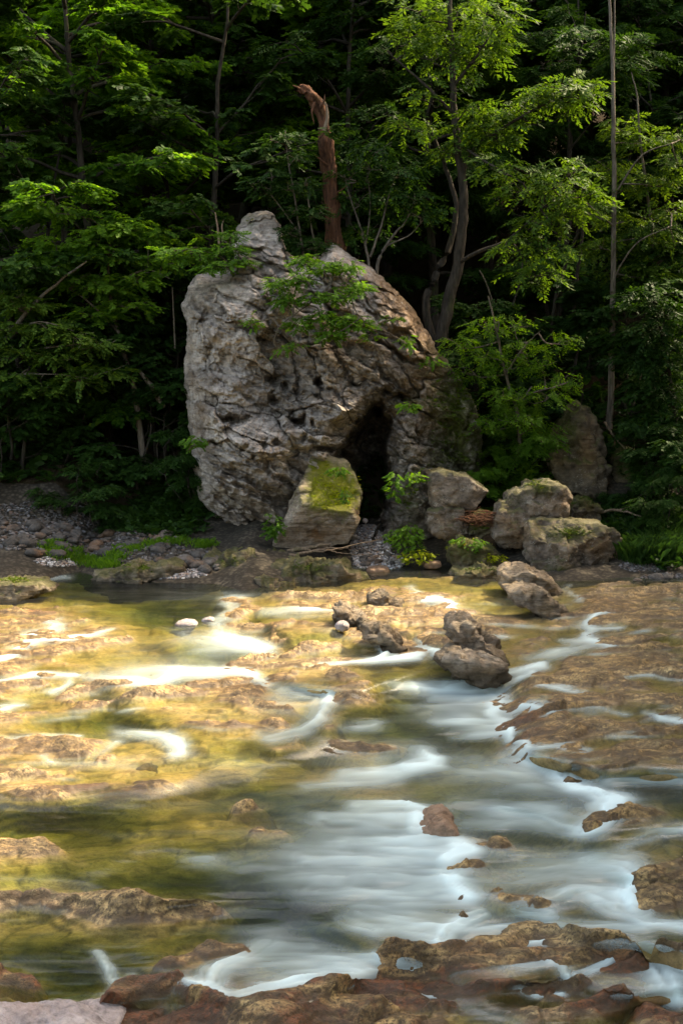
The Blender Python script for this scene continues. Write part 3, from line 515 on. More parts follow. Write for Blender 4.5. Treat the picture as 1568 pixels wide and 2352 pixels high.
def crag():
    nph, ns = 900, 260; C = np.array([735.0, 905.0])
    pts = np.array(OUT + OUT[:1], float); seg = np.hypot(*np.diff(pts, axis=0).T); cum = np.concatenate([[0], np.cumsum(seg)])
    q = np.linspace(0, cum[-1], nph, endpoint=False)
    oc = np.stack([np.interp(q, cum, pts[:, 0]), np.interp(q, cum, pts[:, 1])], -1)
    s = np.linspace(0.004, 1, ns) ** 0.92
    UV = C + s[:, None, None] * (oc - C)[None]; U, V = UV[..., 0], UV[..., 1]
    # depth of the front face (metres towards the camera)
    rim = 1 - np.sqrt(np.clip(1 - s ** 8, 0, 1)); S = np.broadcast_to(rim[:, None], U.shape)
    y = 27.6 + 1.7 * S + 0.25 * (s ** 2)[:, None]
    Wp = P(U, V, 27.6)
    D = np.zeros(U.shape)
    D += 0.55 * fbm(Wp * 0.42 + 5, 3, 12) + 0.24 * fbm(Wp * 1.3, 4, 31)
    D += 0.5 * gauss(U, V, 600, 1020, 190, 120, 0.5) - 0.55 * gauss(U, V, 640, 860, 70, 120, -0.5) + 0.35 * gauss(U, V, 730, 930, 60, 110)
    D -= 1.3 * sstep(760, 1080, U) * sstep(640, 900, V) * 0.8          # right flank falls back
    D += 0.55 * gauss(U, V, 940, 1080, 45, 150, -0.15) + 0.45 * gauss(U, V, 945, 1215, 60, 60)   # pillar right of the cave
    D -= 0.9 * sstep(620, 480, V)                                          # summit leans back
    D -= 0.35 * gauss(U, V, 490, 1220, 90, 36)                             # undercut foot
    a = R(27); sx = Wp[..., 0] * math.cos(a) - Wp[..., 2] * math.sin(a); sz = Wp[..., 0] * math.sin(a) + Wp[..., 2] * math.cos(a)
    low = 0.35 + 0.65 * sstep(900, 1060, V) * sstep(900, 700, U)
    Sp = np.stack([sx * 0.7, sz * 3.0, Wp[..., 1] * 0], -1)
    st = fbm(Sp + 0.35 * np.stack([fbm(Wp * 1.1, 3, 4)] * 3, -1), 4, 44, 0.5, ridged=True)
    saw = (sz * 2.4 + 0.6 * fbm(Wp * 0.9, 3, 71)) % 1.0
    D += low * (0.13 * st + 0.10 * (saw - 0.5))
    wob = 0.22 * np.stack([fbm(Wp * 1.4, 3, 81), fbm(Wp * 1.4 + 20, 3, 82), 0 * U], -1)
    pa, ja = facets(np.stack([sx * 0.75, sz * 1.7, 0 * U], -1) + wob, 3)                   # big joint blocks
    pb, jb = facets(np.stack([sx * 0.9, sz * 4.2, 0 * U + 4], -1) + wob * 1.6, 8)           # thin dipping plates
    pc, jc = facets(np.stack([sx * 4.5, sz * 8.0, 0 * U + 9], -1) + wob * 3, 15)            # rubble grain
    up = 1 - low * 0.6
    jm = sstep(-0.05, 0.3, fbm(Wp * 0.9 + 4, 3, 55)); jn = sstep(-0.2, 0.2, fbm(Wp * 1.7 + 9, 3, 58))
    D += 0.32 * pa - (0.03 + 0.22 * jm) * np.exp(-ja / 0.035) + low * (0.20 * pb - (0.04 + 0.13 * jn) * np.exp(-jb / 0.05)) + 0.05 * up * pb + 0.022 * pc - 0.012 * np.exp(-jc / 0.12)
    D += 0.09 * fbm(Wp * 3.2, 4, 61, 0.55, ridged=True) + 0.035 * fbm(Wp * 9, 3, 66)
    wu = U + 13 * fbm(Wp * 1.9, 5, 101, 0.6); wv = V + 13 * fbm(Wp * 1.9 + 30, 5, 102, 0.6)
    for (u, v, ra, rb, dp) in HOLES:
        g = np.exp(-(((wu - u) / ra) ** 2 + ((wv - v) / rb) ** 2) ** 1.4); D -= 1.25 * dp * g
        D += 0.06 * gauss(U, V, u, v - 1.3 * rb, 2.2 * ra, rb)
    for pl, hw, dp in CRACKS:
        d, T = segdist(wu, wv, pl); D -= dp * np.exp(-(d / hw) ** 2) * (0.4 + 0.6 * np.sin(math.pi * np.clip(T, 0.05, 0.95)))
    cm = polymask(wu, wv, CAVE, 16); D -= cm * (3.0 - 0.9 * fbm(Wp * 1.6, 3, 5)) + 0.5 * polymask(wu, wv, [(742, 1030), (760, 975), (810, 930), (870, 890), (905, 905), (930, 1000), (915, 1130), (890, 1225), (812, 1225)], 24)
    D += 0.25 * gauss(U, V, 790, 945, 80, 22, -0.6)                        # brow over the cave
    damp = 1 - 0.75 * sstep(0.80, 1.0, s)[:, None]
    y = y - D * damp
    Vf = P(U, V, y)
    # back half: a coarser dome closing the rock
    nb = 26; tb = np.linspace(0, 1, nb + 1)[1:]
    backs = []
    rimv = Vf[-1]; cen = P(C[0], C[1], 31.8)
    for t in tb:
        k = math.cos(t * math.pi / 2); b = cen + (rimv - cen) * np.array([k, 0, k]); b[:, 1] = rimv[:, 1] + (32.6 - rimv[:, 1]) * math.sin(t * math.pi / 2)
        backs.append(b)
    A = np.concatenate([Vf, np.array(backs)], 0); nr = A.shape[0]
    F = grid_faces(nph, nr, True)[:, ::-1]
    Vx = A.reshape(-1, 3)
    N = normals(Vx, F)
    if np.mean(N[: nph * ns // 2, 1]) > 0: F = F[:, ::-1]; N = -N
    # break the silhouette
    edge = np.concatenate([sstep(0.72, 0.97, s), np.ones(nb)])[:, None] * np.ones(nph)[None]
    Vx = Vx + N * (edge.ravel() * (0.07 * fbm(Vx * 2.2, 4, 7, 0.55) + 0.03 * fbm(Vx * 7, 3, 17)))[:, None]
    Uu, Vv = proj(Vx)
    brown = 0.75 * gauss(Uu, Vv, 930, 690, 70, 130, -0.7) + 0.5 * gauss(Uu, Vv, 1000, 900, 80, 150) + 0.35 * gauss(Uu, Vv, 460, 950, 22, 70) + 0.25 * gauss(Uu, Vv, 750, 910, 30, 22) + 0.25 * gauss(Uu, Vv, 610, 1200, 60, 50)
    mossa = 0.85 * gauss(Uu, Vv, 1050, 980, 70, 150) + 0.6 * gauss(Uu, Vv, 940, 1140, 36, 70) + 0.35 * gauss(Uu, Vv, 575, 510, 14, 26) + 0.4 * gauss(Uu, Vv, 940, 925, 30, 14)
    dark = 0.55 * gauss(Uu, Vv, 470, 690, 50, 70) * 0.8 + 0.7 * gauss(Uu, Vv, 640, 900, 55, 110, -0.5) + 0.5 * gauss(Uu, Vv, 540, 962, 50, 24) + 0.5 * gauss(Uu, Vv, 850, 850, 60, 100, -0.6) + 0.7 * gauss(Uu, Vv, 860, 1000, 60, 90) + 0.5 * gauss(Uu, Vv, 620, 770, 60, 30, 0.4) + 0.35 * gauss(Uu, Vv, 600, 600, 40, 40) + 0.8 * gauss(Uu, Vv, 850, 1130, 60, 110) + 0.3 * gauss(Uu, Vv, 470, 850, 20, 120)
    tint = np.clip(np.stack([1.15 * brown + 0.3 * sstep(760, 960, Uu) * sstep(1250, 700, Vv), mossa, 0.85 * dark + 0.25 * sstep(820, 960, Uu) + 0.55 * sstep(975, 1040, Uu)], -1), 0, 1)  # dark also paints shade into the right flank, cave and diagonal band
    me = mesh('crag', Vx, F, True, {'tint': tint})
    CRAG.append((obj('crag', me, M['crag']), Vx, N, tint[:, 1])); tag(CRAG[0][0], 'tall pitted grey limestone crag with a dark cave at its foot', 'rock formation')
crag()

# ================================================================== BOULDERS
def hull(pts):
    pts = sorted(set(map(tuple, pts)))
    def half(ps):
        h = []
        for p in ps:
            while len(h) > 1 and (h[-1][0] - h[-2][0]) * (p[1] - h[-2][1]) - (h[-1][1] - h[-2][1]) * (p[0] - h[-2][0]) <= 0: h.pop()
            h.append(p)
        return h
    a = half(pts); b = half(pts[::-1]); return a[:-1] + b[:-1]
def facet(outline, Y, depth, faces, lvl=5, seed=0, rough=0.03, sharp=80.0, strata=0.0, sdir=(0.2, 0, 1), tilt=None):
    """a chiselled block: the outline's edges and the given extra faces (normal, distance as a share of depth) are its planes"""
    W = P(np.array([p[0] for p in outline]), np.array([p[1] for p in outline]), Y)
    xz = hull([(a, b) for a, b in W[:, [0, 2]]]); c = np.mean(np.array(xz), 0); c3 = np.array([c[0], Y, c[1]])
    rng = np.random.RandomState(seed); pl = []
    for k in range(len(xz)):
        (x1, z1), (x2, z2) = xz[k], xz[(k + 1) % len(xz)]
        n = np.array([z2 - z1, 0, -(x2 - x1)]); ln = np.linalg.norm(n)
        if ln < 1e-6: continue
        n /= ln; d = n[0] * (x1 - c[0]) + n[2] * (z1 - c[1])
        if d < 0: n, d = -n, -d
        pl.append((n, d))
    for n, d in faces:
        n = np.array(n, float); n /= np.linalg.norm(n); pl.append((n, d * depth))
    v, f = ico(lvl); q = np.zeros(len(v))
    for n, d in pl: q += np.clip((v @ n) / max(d, 0.02), 0, None) ** sharp
    v = v * (1.0 / q ** (1.0 / sharp))[:, None] + c3
    n = normals(v, f)
    sc = 1.0 / depth
    disp = rough * (0.9 * fbm(v * 1.6 * sc + seed, 3, seed) + 0.9 * fbm(v * 5 * sc, 4, seed + 5, 0.55, ridged=True) + 0.35 * fbm(v * 16 * sc, 3, seed + 9))
    pf, jf = facets(v * np.array([2.6, 2.6, 3.6]) * sc + seed, seed); disp += rough * (1.7 * pf - 0.8 * np.exp(-jf / 0.04))
    if strata:
        sd_ = np.array(sdir, float); sd_ /= np.linalg.norm(sd_)
        t = (v @ sd_) * 6 / depth + 0.8 * fbm(v * 1.5 * sc, 2, seed + 3); disp += strata * ((t % 1.0) - 0.5)
    return v + n * disp[:, None], f
FRONT = [((0, -1, 0.25), 0.55), ((-0.5, -1, 0.1), 0.6), ((0.6, -1, 0), 0.62), ((0, 1, 0), 0.6), ((0, -0.6, 1), 0.55), ((0, -0.9, -0.5), 0.6)]
def tintcols(v, items):
    U, V = proj(v); ch = [np.zeros(len(v)) for _ in range(3)]
    for (c, u, vv, a, b, k) in items: ch[c] += k * gauss(U, V, u, vv, a, b)
    return np.clip(np.stack(ch, -1), 0, 1)
def boulder(name, label, cat, parts, mat, tints=(), group=None):
    Vs, Fs, off = [], [], 0
    for p in parts:
        v, f = facet(**p); Vs.append(v); Fs.append(f + off); off += len(v)
    v = np.concatenate(Vs); f = np.concatenate(Fs)
    tc = tintcols(v, tints); me = mesh(name, v, f, True, {'tint': tc}); o_ = tag(obj(name, me, M[mat]), label, cat, group)
    MOSSY.append((o_, v, normals(v, f), tc[:, 1], len(v)))
    return o_
MOSSY = []
# the mossy wedge in front of the cave: moss face leans back, overhanging brown underside
boulder('mossy_boulder', 'wedge boulder with bright yellow moss top leaning before the cave', 'boulder',
        [dict(outline=[(715, 1052), (760, 1045), (800, 1066), (812, 1100), (830, 1132), (822, 1190), (800, 1245), (740, 1262), (622, 1262), (640, 1220), (680, 1165), (700, 1100)], Y=27.0, depth=1.5, lvl=6, seed=3, rough=0.022, strata=0.02,
              faces=[((0.22, -0.72, 0.75), 0.26), ((0.05, -1, -0.40), 0.34), ((-0.9, -0.6, 0.38), 0.50), ((0.95, -0.5, 0.0), 0.5), ((0, 1, 0.2), 0.55), ((-0.1, -0.8, -0.9), 0.72)])],
        'mossy', [(1, 775, 1110, 50, 48, 1.0), (1, 735, 1110, 34, 50, .7), (1, 795, 1125, 30, 30, .6), (1, 755, 1150, 50, 26, .85), (1, 730, 1070, 24, 16, .7), (1, 790, 1150, 24, 26, .6), (2, 785, 1190, 26, 18, .7), (0, 730, 1235, 90, 24, .6)])
boulder('angular_block', 'grey angular block with pointed right end propped on a rounder rock', 'boulder', [dict(outline=[(984, 1086), (1015, 1076), (1065, 1090), (1120, 1125), (1085, 1170), (1050, 1172), (990, 1160)], Y=27.2, depth=1.2, seed=11, faces=FRONT, rough=0.025, lvl=5)], 'boulder', [(2, 1050, 1150, 60, 30, .3)])
boulder('rounded_rock', 'rounded brown rock wedged beneath the angular grey block', 'boulder', [dict(outline=[(985, 1172), (1010, 1160), (1055, 1162), (1070, 1190), (1066, 1222), (1030, 1242), (990, 1222), (979, 1198)], Y=26.9, depth=0.8, seed=13, faces=FRONT, rough=0.03)], 'boulder', [(0, 1030, 1230, 60, 16, .5)])
boulder('small_dark_rock', 'small dark mossy rock topped with a heap of dry twigs', 'boulder', [dict(outline=[(1066, 1182), (1100, 1172), (1130, 1186), (1128, 1215), (1100, 1234), (1072, 1220)], Y=26.9, depth=0.6, seed=15, faces=FRONT)], 'dark_rock', [(1, 1095, 1205, 30, 20, .6)])
boulder('double_humped_boulder', 'double humped pale boulder with moss on top behind the front slab', 'boulder',
        [dict(outline=[(1165, 1140), (1225, 1105), (1260, 1102), (1300, 1125), (1306, 1140), (1290, 1195), (1200, 1215), (1150, 1190)], Y=26.7, depth=1.1, seed=17, faces=FRONT, rough=0.035, strata=0.02),
         dict(outline=[(1150, 1150), (1190, 1165), (1235, 1200), (1215, 1250), (1150, 1256), (1128, 1230), (1135, 1190)], Y=26.5, depth=0.9, seed=19, faces=FRONT, rough=0.035)], 'boulder', [(1, 1245, 1120, 40, 16, .9), (1, 1175, 1150, 20, 16, .5), (0, 1280, 1160, 30, 30, .4)])
boulder('front_slab_boulder', 'broad boulder with rust stained right face resting at the water edge', 'boulder',
        [dict(outline=[(1212, 1200), (1260, 1192), (1380, 1206), (1432, 1238), (1392, 1280), (1370, 1310), (1300, 1328), (1240, 1318), (1205, 1275)], Y=25.7, depth=1.6, lvl=6, seed=23, rough=0.04, strata=0.03,
              faces=[((-0.25, -1, 0.1), 0.42), ((0.55, -1, -0.15), 0.36), ((0, -0.75, 1), 0.30), ((0, 1, 0), 0.5), ((0.2, -0.8, -0.8), 0.42)])], 'boulder', [(1, 1310, 1225, 60, 14, .85), (0, 1360, 1250, 30, 26, .9), (1, 1300, 1312, 90, 12, .7)])
boulder('moss_mound', 'low mossy stone mound between the gravel and the boulders', 'rock', [dict(outline=[(1030, 1260), (1060, 1238), (1100, 1250), (1150, 1272), (1160, 1300), (1040, 1300)], Y=26.1, depth=0.8, seed=29, faces=FRONT, rough=0.05)], 'dark_rock', [(1, 1080, 1265, 80, 30, .7)])
boulder('pointed_crag', 'tall ochre pointed crag standing back among the trees', 'rock formation',
        [dict(outline=[(1332, 922), (1340, 935), (1364, 972), (1388, 1040), (1385, 1085), (1372, 1132), (1330, 1136), (1280, 1120), (1262, 1060), (1290, 970), (1318, 925)], Y=29.7, depth=1.9, lvl=5, seed=31, rough=0.07, strata=0.09, sdir=(0.9, 0, 0.35), sharp=40,
              faces=[((-0.5, -1, 0.1), 0.38), ((0.55, -1, 0.2), 0.36), ((0, 1, 0), 0.6), ((0, -1, 0.1), 0.42)])], 'dark_rock', [(0, 1345, 1030, 26, 60, .7), (2, 1320, 1080, 50, 60, .5), (1, 1300, 980, 30, 50, .7)])
boulder('mossy_hump', 'dark mossy hump of rock right of the pointed crag', 'rock', [dict(outline=[(1395, 1050), (1430, 1030), (1470, 1040), (1490, 1090), (1480, 1150), (1400, 1150)], Y=30.3, depth=1.4, seed=33, faces=FRONT, rough=0.07)], 'dark_rock', [(1, 1440, 1070, 50, 40, .6)])
boulder('half_hidden_rock', 'small rock half hidden in leaves below the pointed crag', 'rock', [dict(outline=[(1305, 1165), (1335, 1142), (1370, 1160), (1375, 1200), (1310, 1205)], Y=28.2, depth=0.8, seed=35, faces=FRONT, rough=0.05)], 'dark_rock', [(1, 1340, 1150, 40, 16, .6)])
boulder('shore_ledge', 'tilted slab of layered grey rock running into the stream', 'rock ledge',
        [dict(outline=[(1145, 1312), (1200, 1300), (1260, 1330), (1290, 1362), (1200, 1372), (1150, 1345)], Y=23.4, depth=1.2, lvl=5, seed=37, rough=0.04, strata=0.06, sdir=(0.25, -0.3, 1), faces=FRONT),
         dict(outline=[(1158, 1352), (1230, 1352), (1300, 1400), (1312, 1424), (1240, 1412), (1180, 1382)], Y=21.4, depth=1.0, lvl=5, seed=38, rough=0.04, strata=0.06, sdir=(0.3, -0.3, 1), faces=FRONT)], 'river_rock', [(2, 1220, 1380, 60, 14, .5)])
boulder('standing_rock', 'pitted grey rock standing in midstream on a low slab', 'rock', [dict(outline=[(1028, 1450), (1036, 1424), (1068, 1422), (1110, 1462), (1150, 1500), (1165, 1525), (1110, 1520), (1060, 1490)], Y=17.9, depth=0.9, lvl=5, seed=41, faces=FRONT, rough=0.05, strata=0.03, sdir=(0.5, 0, 1))], 'river_rock', [(2, 1060, 1490, 60, 12, .6)])
boulder('low_slab', 'low pale slab under the midstream standing rock', 'rock', [dict(outline=[(1002, 1512), (1030, 1492), (1080, 1498), (1165, 1525), (1160, 1548), (1110, 1562), (1040, 1545)], Y=17.1, depth=0.9, lvl=5, seed=43, faces=FRONT, rough=0.04, strata=0.03)], 'river_rock', [(0, 1080, 1545, 70, 12, .5)])
boulder('ridge_rock', 'dark jagged rock at the upper end of the midstream ridge', 'rock', [dict(outline=[(764, 1400), (785, 1392), (830, 1415), (845, 1440), (790, 1430)], Y=20.6, depth=0.8, seed=45, faces=FRONT, rough=0.05)], 'river_rock', [(2, 820, 1430, 90, 16, .5)])
boulder('ridge_rock', 'dark jagged rock at the lower end of the midstream ridge', 'rock', [dict(outline=[(830, 1425), (870, 1435), (925, 1480), (915, 1500), (880, 1480), (840, 1450)], Y=18.9, depth=0.8, seed=46, faces=FRONT, rough=0.05)], 'river_rock', [(2, 820, 1430, 90, 16, .5)])
boulder('ribbed_rock', 'small ribbed grey rock above the midstream rapids', 'rock', [dict(outline=[(845, 1372), (880, 1364), (915, 1380), (930, 1396), (870, 1398)], Y=22.1, depth=0.6, seed=47, faces=FRONT, rough=0.04)], 'river_rock')
boulder('moss_capped_rock', 'low pink rock with a moss cap at the far left shore', 'rock', [dict(outline=[(-40, 1345), (20, 1332), (90, 1335), (125, 1352), (60, 1372), (-40, 1378)], Y=23.6, depth=1.0, seed=49, faces=FRONT, rough=0.03)], 'bank_rock', [(1, 50, 1334, 60, 7, .9)])
boulder('granite_slab', 'pale pinkish granite rock at the bottom left corner', 'rock', [dict(outline=[(-120, 2296), (0, 2288), (90, 2304), (170, 2318), (250, 2344), (280, 2360), (250, 2420), (-120, 2440)], Y=8.75, depth=1.0, lvl=5, seed=51, faces=FRONT + [((-0.1, 0.5, 1), 0.15), ((0.2, -0.4, 1), 0.22)], rough=0.02)], 'granite')
boulder('dark_stone', 'dark grey round stone parting the white water near the front', 'stone', [dict(outline=[(840, 2165), (852, 2148), (878, 2140), (898, 2152), (902, 2176), (870, 2190), (845, 2184)], Y=10.15, depth=0.3, lvl=4, seed=53, faces=FRONT, rough=0.01, sharp=7)], 'cobble')
boulder('drowned_stone', 'rounded brown stone under the fast white current', 'stone', [dict(outline=[(955, 1925), (975, 1882), (1012, 1866), (1046, 1884), (1055, 1925), (1000, 1950)], Y=12.0, depth=0.6, lvl=5, seed=55, faces=FRONT, rough=0.015, sharp=7)], 'brown_stone')
boulder('sunken_stone', 'grey green round stone sunk in the yellow shallows', 'stone', [dict(outline=[(305, 1780), (312, 1762), (345, 1755), (375, 1768), (380, 1788), (340, 1795)], Y=13.7, depth=0.4, lvl=4, seed=56, faces=FRONT, rough=0.01, sharp=6)], 'cobble')
STONES = [('flat brown stone at the gravel tip before the cave', 868, 1311, 30, 11, 26.0, 'brown_stone'), ('flat brown stone on the shore beneath the moss mound', 992, 1297, 24, 10, 26.2, 'brown_stone'), ('grey stone lodged at the head of the tilted slab', 1131, 1324, 18, 14, 25.6, 'cobble'),
          ('dark mossy stone on the far right shore', 1464, 1316, 24, 15, 25.6, 'dark_rock'), ('pale stone in the shallows below the dark mossy one', 1464, 1347, 18, 10, 24.1, 'cobble'), ('flat grey stone at the right gravel edge', 1502, 1340, 24, 8, 24.8, 'cobble'),
          ('long tan stone breaking the dark left pool', 428, 1433, 28, 8, 20.5, 'granite'), ('small tan stone beside the long one in the left pool', 478, 1425, 16, 7, 20.8, 'granite'), ('white stone caught against the jagged ridge', 786, 1438, 18, 12, 19.9, 'granite'), ('pale stone inside the cave mouth', 838, 1196, 7, 6, 27.9, 'granite')]
for k, (lab, u, v, a, b, Y, m) in enumerate(STONES):
    ol = [(u + a * math.cos(t), v + b * math.sin(t)) for t in np.linspace(0, 2 * math.pi, 10, endpoint=False)]
    boulder('stone', lab, 'stone', [dict(outline=ol, Y=Y, depth=max(a, b) * 2 * Y / FPX, lvl=4, seed=60 + k, faces=FRONT, rough=0.008, sharp=6)], m, group=None)
FLAT = [((0.15, -0.55, 1), 0.22), ((-0.4, -1, 0.3), 0.34), ((0.5, -1, 0.2), 0.34), ((0, 1, 0), 0.5), ((-0.5, -0.4, 1), 0.26)]
boulder('bedrock_outcrop', 'mossy layered bedrock outcrop on the shore below the wedge boulder', 'rock',
        [dict(outline=[(470, 1300), (520, 1268), (640, 1272), (690, 1300), (640, 1340), (560, 1360), (500, 1345)], Y=25.8, depth=1.7, lvl=5, seed=71, rough=0.09, strata=0.13, sdir=(0.4, -0.5, 1), faces=FLAT),
         dict(outline=[(590, 1318), (680, 1290), (790, 1300), (850, 1325), (760, 1362), (650, 1374)], Y=25.2, depth=1.5, lvl=5, seed=72, rough=0.09, strata=0.13, sdir=(0.4, -0.5, 1), faces=FLAT),
         dict(outline=[(545, 1345), (600, 1335), (680, 1362), (720, 1384), (640, 1396), (570, 1380)], Y=24.2, depth=1.1, lvl=5, seed=73, rough=0.08, strata=0.12, sdir=(0.4, -0.5, 1), faces=FLAT)], 'bank_rock', [(1, 540, 1300, 60, 26, .5), (1, 710, 1305, 50, 12, .8), (0, 660, 1350, 60, 20, .3)])

for k, (lab, ol, Y) in enumerate([('flat reddish ledge beside the left gravel strip', [(205, 1318), (300, 1302), (400, 1298), (430, 1310), (330, 1336), (230, 1338)], 25.3), ('mossy shelf at the foot of the boulders', [(1040, 1315), (1110, 1302), (1160, 1318), (1130, 1340), (1060, 1336)], 25.2)]):
    boulder('shore_shelf', lab, 'rock ledge', [dict(outline=ol, Y=Y, depth=1.2, lvl=5, seed=80 + k, rough=0.06, strata=0.07, sdir=(0.4, -0.5, 1), faces=FLAT)], 'bank_rock', [(1, np.mean([p[0] for p in ol]), min(p[1] for p in ol) + 8, 60, 12, .6)])
# ================================================================== FOLIAGE TOOLS
def spray_template(nl, L, lw, ll, droop=0.25, seed=0):
    """a twig of nl leaves along +X; returns quads (nl,4,3)"""
    rng = np.random.RandomState(seed); q = []
    for k in range(nl):
        t = (k + 0.6) / nl; side = 1 if k % 2 else -1
        if k == nl - 1: ang = 0.0
        else: ang = side * rng.uniform(0.6, 1.15)
        b = np.array([t * L, 0, -droop * L * t * t]); l = ll * rng.uniform(0.75, 1.15) * (1.0 - 0.25 * abs(t - 0.5)); w_ = lw * rng.uniform(0.8, 1.2)
        d = np.array([math.cos(ang), math.sin(ang), rng.uniform(-0.45, 0.05)]); d /= np.linalg.norm(d)
        sd_ = np.array([-math.sin(ang), math.cos(ang), rng.uniform(-0.35, 0.35)])
        up = np.array([0, 0, 0.10 * l])
        q.append([b, b + d * l * 0.45 + sd_ * w_ / 2 - up, b + d * l - up * 1.4, b + d * l * 0.45 - sd_ * w_ / 2 - up])
    return np.array(q)
TPL = {'maple': [spray_template(11, 0.50, 0.105, 0.15, 0.22, s) for s in range(4)], 'long': [spray_template(12, 0.52, 0.066, 0.18, 0.35, 10 + s) for s in range(4)], 'small': [spray_template(13, 0.40, 0.06, 0.095, 0.2, 20 + s) for s in range(4)], 'herb': [spray_template(8, 0.22, 0.08, 0.11, 0.4, 30 + s) for s in range(4)]}
def leaves(pos, dirs, scl, kind, rng, tilt=0.35):
    pos = np.asarray(pos); dirs = np.asarray(dirs); n = len(pos)
    dirs = dirs / (np.linalg.norm(dirs, axis=1)[:, None] + 1e-9)
    up = np.array([0, 0, 1.0]) + rng.normal(size=(n, 3)) * tilt
    y = np.cross(up, dirs); y /= np.linalg.norm(y, axis=1)[:, None] + 1e-9; z = np.cross(dirs, y)
    which = rng.randint(0, 4, n); out = []
    for k in range(4):
        m = which == k; T = TPL[kind][k].reshape(-1, 3)
        X = T[None, :, 0:1] * dirs[m][:, None] + T[None, :, 1:2] * y[m][:, None] + T[None, :, 2:3] * z[m][:, None]
        out.append((X * np.asarray(scl)[m][:, None, None] + pos[m][:, None]).reshape(-1, 3))
    V = np.concatenate(out); return V, np.arange(len(V)).reshape(-1, 4)
def tube(pts, rad, n=6):
    pts = np.asarray(pts, float); rad = np.broadcast_to(rad, len(pts)); t = np.gradient(pts, axis=0); t /= np.linalg.norm(t, axis=1)[:, None] + 1e-9
    ref = np.where(np.abs(t[:, 2:3]) > 0.9, np.array([[1.0, 0, 0]]), np.array([[0, 0, 1.0]]))
    a = np.cross(t, ref); a /= np.linalg.norm(a, axis=1)[:, None] + 1e-9; b = np.cross(t, a)
    th = np.linspace(0, 2 * math.pi, n, endpoint=False)
    V = pts[:, None] + rad[:, None, None] * (np.cos(th)[None, :, None] * a[:, None] + np.sin(th)[None, :, None] * b[:, None])
    return V.reshape(-1, 3), grid_faces(n, len(pts), True)
class Wood:
    def __init__(s): s.V, s.F, s.o = [], [], 0
    def add(s, pts, rad, n=6):
        v, f = tube(pts, rad, n); s.V.append(v); s.F.append(f + s.o); s.o += len(v)
    def mesh(s, name): return mesh(name, np.concatenate(s.V), np.concatenate(s.F), True)
def curve_pts(ctrl, n, rng=None, wob=0.0):
    c = np.asarray(ctrl, float); m = len(c); t = np.linspace(0, m - 1, n); out = np.zeros((n, c.shape[1]))
    for i, x in enumerate(t):
        k = min(int(x), m - 2); f = x - k; p0 = c[max(k - 1, 0)]; p1 = c[k]; p2 = c[k + 1]; p3 = c[min(k + 2, m - 1)]
        out[i] = 0.5 * (2 * p1 + (p2 - p0) * f + (2 * p0 - 5 * p1 + 4 * p2 - p3) * f * f + (3 * p1 - p0 - 3 * p2 + p3) * f ** 3)
    if wob: out[1:-1, :3] += rng.normal(size=(n - 2, 3)) * wob
    return out
def limb(wd, rng, p0, d0, length, r0, S, sag=0.25, subs=6, spr=10, kind_scale=1.0, bare=0.3):
    """a limb with side branches; twigs (sprays) go into S = (pos, dir, scale)"""
    n = 7; p = np.array(p0, float); d = np.array(d0, float); d /= np.linalg.norm(d); pts = [p.copy()]
    for k in range(n - 1):
        d = d + np.array([0, 0, -sag / n]) + rng.normal(size=3) * 0.13; d /= np.linalg.norm(d); p = p + d * length / (n - 1); pts.append(p.copy())
    pts = np.array(pts); wd.add(pts, np.linspace(r0, r0 * 0.25, n), 5)
    for j in range(subs):
        t = bare + (1 - bare) * (j + rng.rand() * 0.8) / subs; i = min(int(t * (n - 1)), n - 2); q = pts[i] + (pts[i + 1] - pts[i]) * (t * (n - 1) - i)
        dd = pts[i + 1] - pts[i]; dd /= np.linalg.norm(dd); sgn = 1 if j % 2 else -1; a = sgn * rng.uniform(0.5, 1.1)
        e = np.array([dd[0] * math.cos(a) - dd[1] * math.sin(a), dd[0] * math.sin(a) + dd[1] * math.cos(a), dd[2] * 0.5 + rng.uniform(-0.1, 0.2)]); e /= np.linalg.norm(e)
        sl = length * rng.uniform(0.25, 0.45) * (1.15 - 0.5 * t); m = 4; sp = [q.copy()]
        for k in range(m): e = e + rng.normal(size=3) * 0.12 + np.array([0, 0, -0.05]); e /= np.linalg.norm(e); sp.append(sp[-1] + e * sl / m)
        sp = np.array(sp); wd.add(sp, np.linspace(r0 * 0.35, r0 * 0.12, m + 1), 4)
        for k in range(spr):
            tt = rng.uniform(0.25, 1.0) ** 0.8; i2 = min(int(tt * m), m - 1); q2 = sp[i2] + (sp[i2 + 1] - sp[i2]) * (tt * m - i2); b = rng.uniform(-1.3, 1.3)
            S[0].append(q2 + rng.normal(size=3) * 0.05); S[1].append([e[0] * math.cos(b) - e[1] * math.sin(b), e[0] * math.sin(b) + e[1] * math.cos(b), rng.uniform(-0.35, 0.15)]); S[2].append(rng.uniform(0.7, 1.2) * kind_scale)
    return pts
